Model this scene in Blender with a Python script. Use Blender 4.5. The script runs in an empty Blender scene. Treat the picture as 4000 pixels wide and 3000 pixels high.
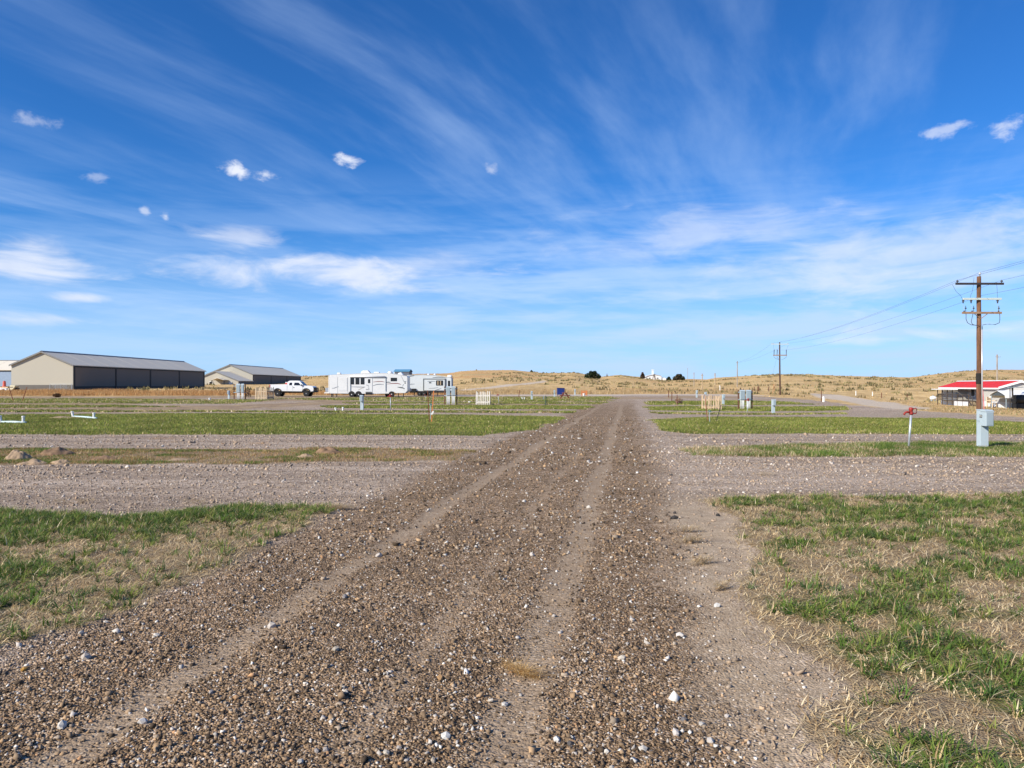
import bpy, bmesh, math, random
import numpy as np
from mathutils import Vector, Matrix

random.seed(7)
rng = np.random.default_rng(11)
S = bpy.context.scene
C = S.collection
R = math.radians

# ------------------------------------------------------------------ camera
F, EYE, CX, HY = 2900.0, 1.6, 2000.0, 1505.0      # focal length in photo pixels, eye height, horizon row
cd = bpy.data.cameras.new('camera')
cam = bpy.data.objects.new('camera', cd); C.objects.link(cam)
cam.location = (0, 0, EYE)
cam.rotation_euler = (R(90) + 5 / F, 0, 0)
cd.sensor_width = 36.0
cd.lens = 36.0 * F / 4000.0
cd.clip_start, cd.clip_end = 0.05, 20000
S.camera = cam

# ------------------------------------------------------------------ light
SUN_EL = R(31)
az = math.atan2(-0.80, -0.60)
SUN = Vector((math.sin(az) * math.cos(SUN_EL), math.cos(az) * math.cos(SUN_EL), math.sin(SUN_EL)))
ld = bpy.data.lights.new('sun', 'SUN'); ld.energy = 4.9; ld.angle = R(0.53); ld.color = (1.0, 0.925, 0.79)
lo = bpy.data.objects.new('sun', ld); C.objects.link(lo)
lo.rotation_euler = (-SUN).to_track_quat('-Z', 'Y').to_euler()
lo.location = (-30, -15, 40)

W = bpy.data.worlds.new('World'); S.world = W; W.use_nodes = True
SKY_STRENGTH = 0.105
S.view_settings.view_transform = 'Standard'; S.view_settings.look = 'None'
S.view_settings.gamma = 1.0; S.view_settings.exposure = 0.46
S.view_settings.use_curve_mapping = False
S.cycles.use_denoising = True; S.cycles.denoiser = 'OPENIMAGEDENOISE'
S.cycles.denoising_input_passes = 'RGB_ALBEDO_NORMAL'; S.cycles.denoising_prefilter = 'ACCURATE'
S.cycles.max_bounces = 4; S.cycles.diffuse_bounces = 2; S.cycles.glossy_bounces = 2
W.cycles.sampling_method = 'MANUAL'; W.cycles.sample_map_resolution = 512

class NT:
    """tiny node-tree helper"""
    def __init__(s, nt): s.nt = nt; s.n = nt.nodes; s.l = nt.links
    def new(s, t, **k):
        n = s.n.new(t)
        for a, b in k.items(): setattr(n, a, b)
        return n
    def put(s, sock, v):
        if hasattr(v, 'is_output'): s.l.new(v, sock)
        elif isinstance(v, (tuple, list)): sock.default_value = tuple(v) if len(v) != 3 or sock.type != 'RGBA' else (*v, 1)
        elif v is not None: sock.default_value = v
    def math(s, op, a, b=None, c=None, clamp=False):
        n = s.new('ShaderNodeMath', operation=op, use_clamp=clamp)
        for i, v in enumerate((a, b, c)): s.put(n.inputs[i], v)
        return n.outputs[0]
    def vmath(s, op, a, b=None):
        n = s.new('ShaderNodeVectorMath', operation=op)
        s.put(n.inputs[0], a); s.put(n.inputs[1], b)
        return n.outputs[0]
    def comb(s, x, y, z):
        n = s.new('ShaderNodeCombineXYZ')
        for i, v in enumerate((x, y, z)): s.put(n.inputs[i], v)
        return n.outputs[0]
    def mix(s, f, a, b, blend='MIX'):
        n = s.new('ShaderNodeMix', data_type='RGBA', blend_type=blend)
        s.put(n.inputs[0], f); s.put(n.inputs[6], a); s.put(n.inputs[7], b)
        return n.outputs[2]
    def noise(s, vec, scale, detail=3, rough=0.55, dist=0.0):
        n = s.new('ShaderNodeTexNoise'); s.put(n.inputs['Vector'], vec)
        n.inputs['Scale'].default_value = scale; n.inputs['Detail'].default_value = detail
        n.inputs['Roughness'].default_value = rough; n.inputs['Distortion'].default_value = dist
        return n.outputs['Fac']
    def ss(s, v, a, b, lo=0.0, hi=1.0):
        n = s.new('ShaderNodeMapRange', interpolation_type='SMOOTHSTEP')
        s.put(n.inputs[0], v); n.inputs[1].default_value = a; n.inputs[2].default_value = b
        n.inputs[3].default_value = lo; n.inputs[4].default_value = hi
        return n.outputs[0]
    def attr(s, name, out='Fac'):
        return s.new('ShaderNodeAttribute', attribute_name=name).outputs[out]

def build_sky():
    t = NT(W.node_tree); t.n.clear()
    out = t.new('ShaderNodeOutputWorld'); bg = t.new('ShaderNodeBackground')
    sky = t.new('ShaderNodeTexSky', sky_type='NISHITA', sun_disc=False)
    sky.sun_elevation = SUN_EL; sky.sun_rotation = az % (2 * math.pi)
    sky.altitude = 1200; sky.air_density = 1.0; sky.dust_density = 0.25; sky.ozone_density = 2.2
    hs = t.new('ShaderNodeHueSaturation'); hs.inputs['Saturation'].default_value = 1.12; hs.inputs['Value'].default_value = 1.0
    t.l.new(sky.outputs[0], hs.inputs['Color'])
    base = t.mix(1.0, hs.outputs[0], (0.25, 0.64, 1.04), 'MULTIPLY')
    d = t.new('ShaderNodeTexCoord').outputs['Generated']
    sx = t.new('ShaderNodeSeparateXYZ'); t.l.new(d, sx.inputs[0])
    x, y, z = sx.outputs
    zz = t.math('ADD', t.math('MAXIMUM', z, 0.0), 0.045)
    # points on a flat cloud deck
    u, v = t.math('DIVIDE', x, zz), t.math('DIVIDE', y, zz)
    ca, sa = math.cos(R(24.8)), math.sin(R(24.8))       # the streaks run towards the right of the road's end
    al = t.math('ADD', t.math('MULTIPLY', u, sa), t.math('MULTIPLY', v, ca))
    ac = t.math('SUBTRACT', t.math('MULTIPLY', u, ca), t.math('MULTIPLY', v, sa))
    wob = t.noise(t.comb(u, v, 3.0), 0.35, 2)
    ac2 = t.math('ADD', ac, t.math('MULTIPLY', wob, 0.5))
    streak = t.noise(t.comb(t.math('MULTIPLY', al, 0.38), t.math('MULTIPLY', ac2, 2.0), 0.0), 1.25, 4, 0.55)
    fine = t.noise(t.comb(t.math('MULTIPLY', al, 1.2), t.math('MULTIPLY', ac2, 4.0), 7.0), 2.0, 4, 0.62)
    broad = t.noise(t.comb(t.math('MULTIPLY', al, 0.6), ac, 11.0), 0.55, 2, 0.5)
    s1 = t.ss(t.math('ADD', t.math('MULTIPLY', streak, 0.76), t.math('MULTIPLY', fine, 0.24)), 0.41, 0.76)
    cirrus = t.math('MULTIPLY', s1, t.ss(broad, 0.30, 0.62, 0.30, 1.0))
    cirrus = t.math('MULTIPLY', cirrus, 0.40)
    col = t.mix(cirrus, base, (3.4, 4.7, 7.0))
    # pale veil towards the horizon, thicker to the right, in flat layers
    azi = t.math('ARCTAN2', x, y); el = t.math('ARCSINE', z)
    layer = t.noise(t.comb(t.math('MULTIPLY', azi, 3.0), t.math('MULTIPLY', el, 22.0), 2.0), 1.6, 4, 0.6, 0.25)
    lowv = t.math('MULTIPLY', t.ss(el, 0.03, 0.31, 1.0, 0.0), t.ss(layer, 0.34, 0.66, 0.12, 1.0))
    side = t.ss(azi, -0.75, 0.20, 0.42, 1.0)
    veil = t.math('MULTIPLY', t.math('MULTIPLY', lowv, side), 0.92)
    col = t.mix(veil, col, (4.1, 5.4, 7.6))
    col = t.mix(t.ss(el, 0.0, 0.20, 0.70, 0.0), col, (3.6, 5.1, 7.6))
    # single clouds
    nbig = t.noise(t.comb(t.math('MULTIPLY', azi, 5.0), t.math('MULTIPLY', el, 17.0), 1.3), 1.6, 5, 0.6, 0.5)
    nsml = t.noise(t.comb(t.math('MULTIPLY', azi, 26.0), t.math('MULTIPLY', el, 40.0), 4.7), 1.6, 4, 0.6, 0.3)
    def cloud(nz, px, py, wx, wy, k):
        a0 = math.atan((px - CX) / F); e0 = math.atan((HY - py) / F * math.cos(a0))
        da = t.math('MULTIPLY_ADD', azi, F / (wx * math.cos(a0)), -a0 * F / (wx * math.cos(a0)))
        de = t.math('MULTIPLY_ADD', el, F / wy, -e0 * F / wy)
        rr = t.math('SQRT', t.math('ADD', t.math('MULTIPLY', da, da), t.math('MULTIPLY', de, de)))
        val = t.math('SUBTRACT', t.math('MULTIPLY_ADD', nz, 2.6, -0.3), rr)
        return t.ss(val, 0.05, 1.0, 0.0, k)
    def layer_of(nz, cs):
        tot = None
        for c in cs:
            v_ = cloud(nz, *c); tot = v_ if tot is None else t.math('MAXIMUM', tot, v_)
        return tot
    lum = t.mix(nsml, (5.0, 5.5, 6.7), (6.9, 7.1, 7.7))
    col = t.mix(layer_of(nbig, [(1330, 1055, 660, 88, 0.85), (960, 940, 240, 85, 0.55), (130, 1010, 300, 95, 0.80), (300, 1165, 140, 26, 0.75),
              (130, 1248, 330, 34, 0.62), (1650, 1030, 330, 70, 0.42),
              (3850, 1290, 560, 48, 0.85), (3420, 1325, 300, 26, 0.5), (2800, 905, 800, 110, 0.42), (3500, 1010, 900, 190, 0.52)]), col, lum)
    col = t.mix(layer_of(nsml, [(920, 662, 85, 34, 0.95), (1030, 678, 60, 26, 0.75), (1362, 622, 58, 28, 0.85), (648, 845, 24, 22, 0.75), (3690, 505, 90, 28, 0.5), (3925, 500, 60, 46, 0.6),
              (565, 822, 22, 18, 0.5), (1915, 660, 34, 26, 0.4), (380, 690, 60, 24, 0.35), (140, 472, 90, 30, 0.35)]), col, lum)
    t.l.new(col, bg.inputs['Color']); bg.inputs['Strength'].default_value = SKY_STRENGTH
    t.l.new(bg.outputs[0], out.inputs[0])
build_sky()

# ------------------------------------------------------------------ terrain
SKYLINE = np.array([(-300, 1478), (600, 1476), (1200, 1470), (1285, 1465), (1500, 1462), (1750, 1458), (1800, 1450), (1850, 1446), (1920, 1445), (2000, 1445), (2060, 1451),
    (2130, 1457), (2200, 1456), (2240, 1455), (2285, 1462), (2350, 1471), (2380, 1468), (2420, 1464), (2480, 1470), (2600, 1482), (2700, 1480),
    (2760, 1482), (2800, 1475), (2900, 1469), (3000, 1464), (3080, 1462), (3200, 1464), (3300, 1468), (3450, 1472), (3550, 1474),
    (3620, 1466), (3700, 1455), (3800, 1447), (3900, 1443), (4000, 1444), (4300, 1450)], float)

def hashn(i, j, s): return np.modf(np.abs(np.sin(i * 127.1 + j * 311.7 + s * 74.7) * 43758.5453))[0]
def vnoise(x, y, s=0):
    x, y = np.asarray(x, float), np.asarray(y, float)
    i, j = np.floor(x), np.floor(y); f, g = x - i, y - j
    f, g = f * f * (3 - 2 * f), g * g * (3 - 2 * g)
    a, b = hashn(i, j, s), hashn(i + 1, j, s); c, d = hashn(i, j + 1, s), hashn(i + 1, j + 1, s)
    return (a * (1 - f) + b * f) * (1 - g) + (c * (1 - f) + d * f) * g
def fbm(x, y, s=0, o=4):
    t, a, n = 0.0, 0.5, 0.0
    for k in range(o):
        t = t + a * vnoise(x * 2 ** k, y * 2 ** k, s + k); n += a; a *= 0.5
    return t / n
def sstep(v, a, b):
    t = np.clip((v - a) / (b - a), 0, 1); return t * t * (3 - 2 * t)
def gau(X, Y, x0, y0, sx, sy, a): return a * np.exp(-((X - x0) / sx) ** 2 / 2 - ((Y - y0) / sy) ** 2 / 2)

def terrain(X, Y):
    X, Y = np.asarray(X, float), np.asarray(Y, float)
    r = np.hypot(X, Y); th = np.clip(np.arctan2(X, Y), -R(37), R(37))
    d = r * np.cos(th)
    px = CX + F * np.tan(th)
    dc = 430 + 45 * np.sin(px / 310.0) + 25 * np.sin(px / 127.0)
    d0 = 128 + 0.0 * px
    zc = EYE + (HY - np.interp(px, SKYLINE[:, 0], SKYLINE[:, 1])) / F * dc
    t = np.clip((d - d0) / (dc - d0), 0, 1)
    z = zc * t ** 1.3
    z = z + (fbm(X / 45.0, Y / 45.0, 5) - 0.5) * 2.2 * sstep(t, 0.02, 0.35) * (1 - t)
    z = z - np.maximum(d - dc, 0) * 0.03
    z = np.maximum(z, -30)
    z = z + gau(X, Y, 19, 55, 12, 18, -0.35) + gau(X, Y, 72, 104, 17, 38, -1.5) + gau(X, Y, -85, 150, 40, 22, 0.7)
    return z

def at(px, py, far=900.0):
    """where the sight line through a photo pixel first meets the ground"""
    Y = np.concatenate([np.linspace(1.5, 60, 4000), np.linspace(60, far, 9000)])
    X = Y * (px - CX) / F; Z = EYE + Y * (HY - py) / F
    b = np.nonzero(Z <= terrain(X, Y))[0]
    k = b[0] if len(b) else len(Y) - 1
    return Vector((X[k], Y[k], float(terrain(X[k], Y[k]))))
def ground(x, y): return float(terrain(x, y))

# ------------------------------------------------------------------ where grass, gravel and dirt lie (world polygons)
def world_poly(pts): return np.array([[p.x, p.y] for p in (at(*q) for q in pts)])
def sdf(poly, X, Y, pad=4.0):
    out = np.full(X.shape, -9.0)
    lo_, hi_ = poly.min(0) - pad, poly.max(0) + pad
    m = (X > lo_[0]) & (X < hi_[0]) & (Y > lo_[1]) & (Y < hi_[1])
    if not m.any(): return out
    x, y = X[m], Y[m]; best = np.full(x.shape, 1e9); ins = np.zeros(x.shape, bool)
    n = len(poly)
    for k in range(n):
        a, b = poly[k], poly[(k + 1) % n]; e = b - a
        t = np.clip(((x - a[0]) * e[0] + (y - a[1]) * e[1]) / max(e @ e, 1e-9), 0, 1)
        best = np.minimum(best, (x - a[0] - t * e[0]) ** 2 + (y - a[1] - t * e[1]) ** 2)
        c = (a[1] > y) != (b[1] > y)
        xs = a[0] + (y - a[1]) * e[0] / (e[1] if abs(e[1]) > 1e-12 else 1e-12)
        ins ^= c & (x < xs)
    out[m] = np.where(ins, 1, -1) * np.sqrt(best)
    return out

PATCH = {   # name: (outline in photo pixels, greenness)
 'L1': ([(-700, 1995), (0, 1999), (304, 2005), (443, 2018), (696, 2005), (918, 1980), (1139, 1973), (1342, 1970), (1266, 2030), (1076, 2125), (854, 2252), (665, 2309), (525, 2385), (316, 2467), (95, 2505), (0, 2540), (-500, 2700)], 0.72),
 'L2': ([(-700, 1755), (0, 1752), (300, 1757), (700, 1755), (1000, 1758), (1300, 1747), (1806, 1761), (1863, 1766), (1768, 1801), (1300, 1810), (700, 1816), (0, 1822), (-700, 1822)], 0.30),
 'L3': ([(-700, 1625), (300, 1618), (900, 1615), (1300, 1617), (1800, 1622), (2224, 1629), (2142, 1658), (2078, 1683), (1889, 1704), (1300, 1701), (700, 1700), (0, 1700), (-700, 1700)], 0.95),
 'L4': ([(-700, 1602), (200, 1603), (700, 1606), (1500, 1607), (2275, 1608), (2220, 1614), (1500, 1613), (900, 1610), (-700, 1611)], 0.55),
 'L5': ([(1250, 1586), (1700, 1584), (2330, 1586), (2290, 1599), (1700, 1598), (1300, 1594)], 0.85),
 'L6': ([(1350, 1572), (2370, 1572), (2340, 1580), (1350, 1579)], 0.7),
 'L7': ([(1000, 1556), (1250, 1554), (1760, 1551), (2400, 1549), (2420, 1553), (2380, 1569), (1760, 1569), (1250, 1563)], 0.55),
 'L8': ([(-700, 1558), (400, 1556), (800, 1560), (1100, 1562), (900, 1578), (400, 1576), (-700, 1575)], 0.5),
 'L9': ([(-700, 1583), (0, 1583), (560, 1585), (700, 1590), (0, 1594), (-700, 1594)], 0.5),
 'R1': ([(2750, 1953), (3022, 1932), (3263, 1942), (3580, 1935), (4000, 1923), (4800, 1920), (4800, 2500), (4500, 3600), (3300, 3400), (3200, 2993), (3112, 2880), (3127, 2820), (3278, 2730), (3127, 2616), (2962, 2503), (2916, 2353), (2901, 2202), (2870, 2021), (2750, 1968)], 0.56),
 'R2': ([(2630, 1754), (2900, 1745), (3300, 1733), (3700, 1728), (4000, 1732), (4700, 1735), (4700, 1790), (4000, 1786), (3500, 1788), (2900, 1790), (2712, 1781)], 0.48),
 'R3': ([(2530, 1641), (2800, 1630), (3200, 1630), (3700, 1634), (4000, 1650), (4700, 1660), (4700, 1700), (4000, 1697), (3200, 1697), (2700, 1695), (2588, 1686)], 0.9),
 'R4': ([(2545, 1612), (3300, 1614), (3300, 1619), (2560, 1617)], 0.55),
 'R5': ([(2520, 1590), (2700, 1587), (3300, 1588), (3330, 1598), (3250, 1604), (2700, 1605), (2540, 1602)], 0.85),
 'R6': ([(2512, 1567), (2900, 1565), (3080, 1569), (3200, 1580), (3000, 1582), (2515, 1582)], 0.75),
}
PATCHW = {k: (world_poly(v[0]), v[1]) for k, v in PATCH.items()}
EDGE = [(-900, 1549), (400, 1548), (1200, 1545), (1500, 1545), (1800, 1541), (2400, 1541), (2900, 1541), (3100, 1557), (3350, 1584), (3600, 1606), (3815, 1619), (4000, 1631), (4600, 1665)]
NEARZ = np.vstack([world_poly(EDGE), [(60, -60), (-70, -60)]])
DIRTW = [world_poly([(-700, 1592), (0, 1594), (400, 1591), (800, 1586), (1350, 1566), (1750, 1560), (1750, 1567), (1350, 1577), (800, 1604), (400, 1606), (0, 1611), (-700, 1611)]),
         world_poly([(-700, 1548), (600, 1546), (1250, 1543), (1250, 1549), (600, 1553), (-700, 1557)])]
PALEW = [world_poly([(1790, 1523), (1900, 1512), (2010, 1500), (2125, 1486), (2140, 1489), (2040, 1503), (1930, 1517), (1800, 1530)]),
         world_poly([(3160, 1536), (3280, 1542), (3420, 1564), (3540, 1583), (3640, 1593), (3640, 1602), (3500, 1600), (3360, 1583), (3190, 1552)])]
def road_u(X, Y): return X - 0.155 * Y

def masks(X, Y):
    X, Y = np.asarray(X, float), np.asarray(Y, float)
    r = np.hypot(X, Y); amp = 0.35 + 0.012 * np.minimum(r, 120)
    wob = (fbm(X * 1.7, Y * 1.7, 21, 4) - 0.5) * 2 * amp
    wob2 = (fbm(X * 0.35, Y * 0.35, 31, 3) - 0.5)
    patch = np.zeros(X.shape); green = np.zeros(X.shape)
    cl = fbm(X * 1.9, Y * 1.9, 41, 4); cl2 = fbm(X * 0.25, Y * 0.25, 51, 3)
    for k, (poly, g) in PATCHW.items():
        s = sdf(poly, X, Y) + wob * 0.5 + wob2 * np.clip(r - 20, 0, 60) * 0.045
        p = sstep(s, -0.10 - 0.002 * r, 0.22 + 0.004 * r)
        gg = np.clip(g + (cl - 0.5) * (1.9 if g < 0.7 else 0.7) + (cl2 - 0.5) * 0.9, 0, 1)
        if k == 'R1': gg = gg * sstep(s, 0.0, 0.35) + 0.18 * sstep(Y, 5, 9)
        if k == 'R2': gg = np.clip(gg - 0.38 * (1 - sstep(X, 5.5, 9.0)), 0, 1)
        if k == 'L1': gg = np.clip(gg - 0.30 * sstep(road_u(X, Y), -4.9, -4.0) + 0.25 * sstep(Y, 7.8, 9.0) - 0.22 * np.exp(-((Y - 6.9) / 0.7) ** 2), 0, 1)
        patch = np.maximum(patch, p); green = np.where(p > 0.02, np.maximum(green, gg * p), green)
    near = sstep(sdf(NEARZ, X, Y, 8.0) + wob, -0.6, 0.6)
    far = (1 - near) * (1 - patch)
    u = road_u(X, Y)
    main = sstep(u + wob * 0.5, -4.0, -3.3) * (1 - sstep(u + wob * 0.5, 0.30, 0.95))
    main = main * (1 - 0.8 * sstep(Y, 50, 100)) * (1 - far) * (1 - patch)
    jag = (vnoise(Y * 0.8, u * 0, 3) - 0.5) * 0.10
    def lane(c, w): return np.exp(-((u - c - jag) / w) ** 2)
    trk = 0.95 * lane(-2.40, 0.14) + 0.9 * lane(-0.5, 0.17) + 0.45 * lane(-1.2, 0.14) + 0.35 * lane(0.35, 0.2)
    trk = np.clip(trk * (0.45 + 0.95 * fbm(u * 1.2, Y * 0.45, 61, 3)), 0, 1) * main
    dirt = np.zeros(X.shape); pale = np.zeros(X.shape)
    for p in DIRTW: dirt = np.maximum(dirt, sstep(sdf(p, X, Y) + wob * 0.5, -0.3, 0.6))
    for p in PALEW: pale = np.maximum(pale, sstep(sdf(p, X, Y) + wob * 0.3, -0.3, 0.6))
    far_road = sstep(sdf(FARROAD, X, Y) + wob * 0.3, -0.5, 1.0)
    shoulder = sstep(u + wob * 0.6, 0.25, 0.75) * (1 - sstep(u, 1.9, 2.6)) * (1 - sstep(Y, 9, 12)) * (1 - patch)
    waste = sstep(fbm(X * 0.11, Y * 0.26, 81, 4), 0.40, 0.56) * np.maximum(sstep(Y, 37, 50) * (1 - sstep(u, -7, -3)), 0.8 * sstep(Y, 70, 95)) * (1 - main)
    dirt = np.maximum(dirt, waste) * (1 - patch * 0.5)
    return dict(patch=patch, green=green, far=far, main=main, track=trk, dirt=dirt, pale=np.maximum(pale, far_road), shoulder=shoulder)
FARROAD = world_poly([(1760, 1541.5), (2400, 1540.5), (2900, 1540.5), (3020, 1546), (2900, 1546), (2400, 1547), (1760, 1548)])

# ------------------------------------------------------------------ materials
def principled(name, rough=0.8, metal=0.0, spec=0.35):
    m = bpy.data.materials.new(name); m.use_nodes = True
    t = NT(m.node_tree); b = m.node_tree.nodes['Principled BSDF']
    b.inputs['Roughness'].default_value = rough; b.inputs['Metallic'].default_value = metal
    b.inputs['Specular IOR Level'].default_value = spec
    return m, t, b
MATS = {}
def mat(name, col, rough=0.7, metal=0.0, var=0.12, scale=3.0, bump=0.0, bscale=40.0, spec=0.35, streak=0.0):
    """plain painted / wooden / metal surface with uneven colour and a little grain"""
    if name in MATS: return MATS[name]
    m, t, b = principled(name, rough, metal, spec)
    oc = t.new('ShaderNodeTexCoord').outputs['Object']
    info = t.new('ShaderNodeObjectInfo').outputs['Random']
    vec = t.vmath('ADD', oc, t.comb(t.math('MULTIPLY', info, 37.0), 0.0, t.math('MULTIPLY', info, 11.0)))
    if streak:
        mp = t.new('ShaderNodeMapping'); t.l.new(vec, mp.inputs[0]); mp.inputs['Scale'].default_value = (1, 1, streak)
        vec = mp.outputs[0]
    n = t.noise(vec, scale, 4, 0.6); n2 = t.noise(vec, scale * 7, 3, 0.6)
    f = t.math('ADD', t.math('MULTIPLY', n, 0.65), t.math('MULTIPLY', n2, 0.35))
    dk = tuple(c * (1 - var * 1.6) for c in col); lt = tuple(min(1, c * (1 + var * 1.2)) for c in col)
    t.l.new(t.mix(t.ss(f, 0.3, 0.7), dk, lt), b.inputs['Base Color'])
    t.l.new(t.ss(n2, 0.2, 0.8, max(0, rough - 0.1), min(1, rough + 0.1)), b.inputs['Roughness'])
    if bump:
        bn = t.new('ShaderNodeBump'); bn.inputs['Strength'].default_value = bump; bn.inputs['Distance'].default_value = 0.01
        t.l.new(t.noise(vec, bscale, 3), bn.inputs['Height']); t.l.new(bn.outputs[0], b.inputs['Normal'])
    MATS[name] = m
    return m

def ground_material(name, near=True, hills=True):
    m, t, b = principled(name, 0.95, 0, 0.12)
    p = t.new('ShaderNodeNewGeometry').outputs['Position']
    mid = t.noise(p, 4.5, 3, 0.65)
    def ramp(f, cols):
        rp = t.new('ShaderNodeValToRGB'); t.l.new(f, rp.inputs[0])
        e = rp.color_ramp.elements
        while len(e) < len(cols): e.new(0.5)
        for k, (q, c) in enumerate(cols): e[k].position = q; e[k].color = (*c, 1)
        return rp.outputs[0]
    col = (0.3, 0.25, 0.2)
    if near:
        vo = t.new('ShaderNodeTexVoronoi', feature='F1'); t.put(vo.inputs['Vector'], p); vo.inputs['Scale'].default_value = 74
        sep = t.new('ShaderNodeSeparateColor'); t.l.new(vo.outputs['Color'], sep.inputs[0])
        cell, d1 = sep.outputs[0], vo.outputs['Distance']
        v3 = t.new('ShaderNodeTexVoronoi', feature='F1'); t.put(v3.inputs['Vector'], p); v3.inputs['Scale'].default_value = 19
        s3 = t.new('ShaderNodeSeparateColor'); t.l.new(v3.outputs['Color'], s3.inputs[0])
        g3 = ramp(s3.outputs[0], [(0, (0.5, 0.46, 0.42)), (0.5, (0.92, 0.9, 0.88)), (0.82, (1.2, 1.17, 1.13)), (1.0, (1.75, 1.7, 1.62))])
        g1 = ramp(cell, [(0, (0.105, 0.071, 0.042)), (0.4, (0.23, 0.158, 0.097)), (0.72, (0.325, 0.226, 0.143)), (0.92, (0.42, 0.32, 0.228)), (1.0, (0.58, 0.51, 0.43))])
        g2 = ramp(cell, [(0, (0.19, 0.142, 0.106)), (0.4, (0.375, 0.295, 0.228)), (0.75, (0.49, 0.392, 0.31)), (0.93, (0.63, 0.535, 0.45)), (1.0, (0.80, 0.72, 0.64))])
        big = t.noise(p, 0.7, 3, 0.6); tiny = t.noise(p, 150, 2, 0.6)
        main = t.mix(1.0, g1, t.mix(t.ss(big, 0.3, 0.7), (0.84, 0.82, 0.80), (1.14, 1.12, 1.1)), 'MULTIPLY')
        side = t.mix(t.ss(mid, 0.35, 0.7), g2, t.mix(0.55, g2, (0.40, 0.325, 0.262)))
        lane = t.noise(t.vmath('MULTIPLY', p, (0.12, 1.1, 0.0)), 1.0, 3, 0.6)
        side = t.mix(1.0, side, t.mix(t.ss(lane, 0.32, 0.68), (0.74, 0.71, 0.68), (1.14, 1.13, 1.12)), 'MULTIPLY')
        col = t.mix(t.attr('main'), side, main)
        col = t.mix(0.6, col, t.mix(1.0, col, g3, 'MULTIPLY'))
        sh = t.mix(t.ss(mid, 0.3, 0.7), (0.38, 0.29, 0.195), (0.53, 0.415, 0.285))
        col = t.mix(t.math('MULTIPLY', t.attr('shoulder'), 0.85), col, t.mix(0.35, sh, g1))
        # tyre lanes: fines pressed flat with a tread pattern
        wv = t.new('ShaderNodeTexWave', wave_type='BANDS', bands_direction='Y'); t.put(wv.inputs['Vector'], p)
        wv.inputs['Scale'].default_value = 6.5; wv.inputs['Distortion'].default_value = 7.0; wv.inputs['Detail'].default_value = 2; wv.inputs['Detail Scale'].default_value = 4.0
        tk = t.mix(t.ss(mid, 0.3, 0.7), (0.32, 0.236, 0.158), (0.41, 0.315, 0.222))
        tr = t.ss(t.math('ADD', t.attr('track'), t.math('MULTIPLY', t.math('SUBTRACT', mid, 0.5), 0.5)), 0.15, 0.6)
        col = t.mix(t.math('MULTIPLY', tr, 0.8), col, t.mix(0.35, tk, g1))
        dirt = t.mix(t.ss(big, 0.34, 0.62), t.mix(t.ss(mid, 0.3, 0.7), (0.19, 0.125, 0.085), (0.31, 0.225, 0.16)), t.mix(t.ss(mid, 0.3, 0.7), (0.33, 0.235, 0.135), (0.48, 0.36, 0.22)))
        dn = t.ss(t.math('ADD', t.attr('dirt'), t.math('MULTIPLY', t.math('SUBTRACT', big, 0.5), 0.7)), 0.3, 0.7)
        col = t.mix(dn, col, dirt)
        # soil under grass
        dry = t.mix(t.ss(tiny, 0.3, 0.7), (0.20, 0.14, 0.08), (0.46, 0.35, 0.22))
        dry = t.mix(t.ss(mid, 0.42, 0.62, 0.0, 0.6), dry, (0.22, 0.165, 0.11))
        grn = t.mix(t.ss(mid, 0.3, 0.7), (0.10, 0.13, 0.032), (0.19, 0.20, 0.065))
        grn = t.mix(t.ss(tiny, 0.35, 0.7, 0.0, 0.5), grn, (0.24, 0.20, 0.10))
        veg = t.mix(t.ss(t.math('ADD', t.attr('green'), t.math('MULTIPLY', t.math('SUBTRACT', mid, 0.5), 0.6)), 0.3, 0.75), dry, grn)
        pm = t.ss(t.math('ADD', t.attr('patch'), t.math('MULTIPLY', t.math('SUBTRACT', mid, 0.5), 0.8)), 0.35, 0.65)
        col = t.mix(pm, col, veg)
        loose = t.math('SUBTRACT', 1.0, t.math('MAXIMUM', t.math('MULTIPLY', tr, 0.75), t.math('MULTIPLY', t.attr('shoulder'), 0.6)))
        hgt = t.math('ADD', t.math('MULTIPLY', t.math('SUBTRACT', 0.6, d1), loose), t.math('MULTIPLY', t.math('MULTIPLY', wv.outputs['Fac'], tr), 0.32))
        bn = t.new('ShaderNodeBump'); bn.inputs['Strength'].default_value = 0.7; bn.inputs['Distance'].default_value = 0.02
        t.l.new(hgt, bn.inputs['Height']); t.l.new(bn.outputs[0], b.inputs['Normal'])
    if hills:
        stretch = t.new('ShaderNodeMapping'); t.put(stretch.inputs[0], p); stretch.inputs['Scale'].default_value = (0.55, 1.0, 3.0)
        hn = t.noise(stretch.outputs[0], 0.055, 5, 0.62); h2 = t.noise(p, 0.28, 4, 0.65); h3 = t.noise(stretch.outputs[0], 0.016, 2, 0.5)
        hill = t.mix(t.ss(h2, 0.36, 0.64), (0.45, 0.30, 0.135), (0.67, 0.475, 0.23))
        hill = t.mix(t.ss(hn, 0.50, 0.66, 0.0, 0.7), hill, (0.36, 0.255, 0.12))
        hill = t.mix(t.ss(hn, 0.28, 0.40, 0.75, 0.0), hill, (0.70, 0.52, 0.275))
        hill = t.mix(t.ss(h3, 0.52, 0.68, 0.0, 0.55), hill, (0.54, 0.29, 0.125))
        col = t.mix(t.attr('far'), col, hill) if near else hill
        col = t.mix(t.math('MULTIPLY', t.attr('pale'), 0.85), col, t.mix(t.ss(mid, 0.3, 0.7), (0.50, 0.42, 0.335), (0.62, 0.53, 0.44)))
    t.l.new(col, b.inputs['Base Color'])
    return m
GROUND = ground_material('ground_surface')
GRAVEL = ground_material('gravel_surface', hills=False)
HILL = ground_material('hill_surface', near=False)

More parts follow.
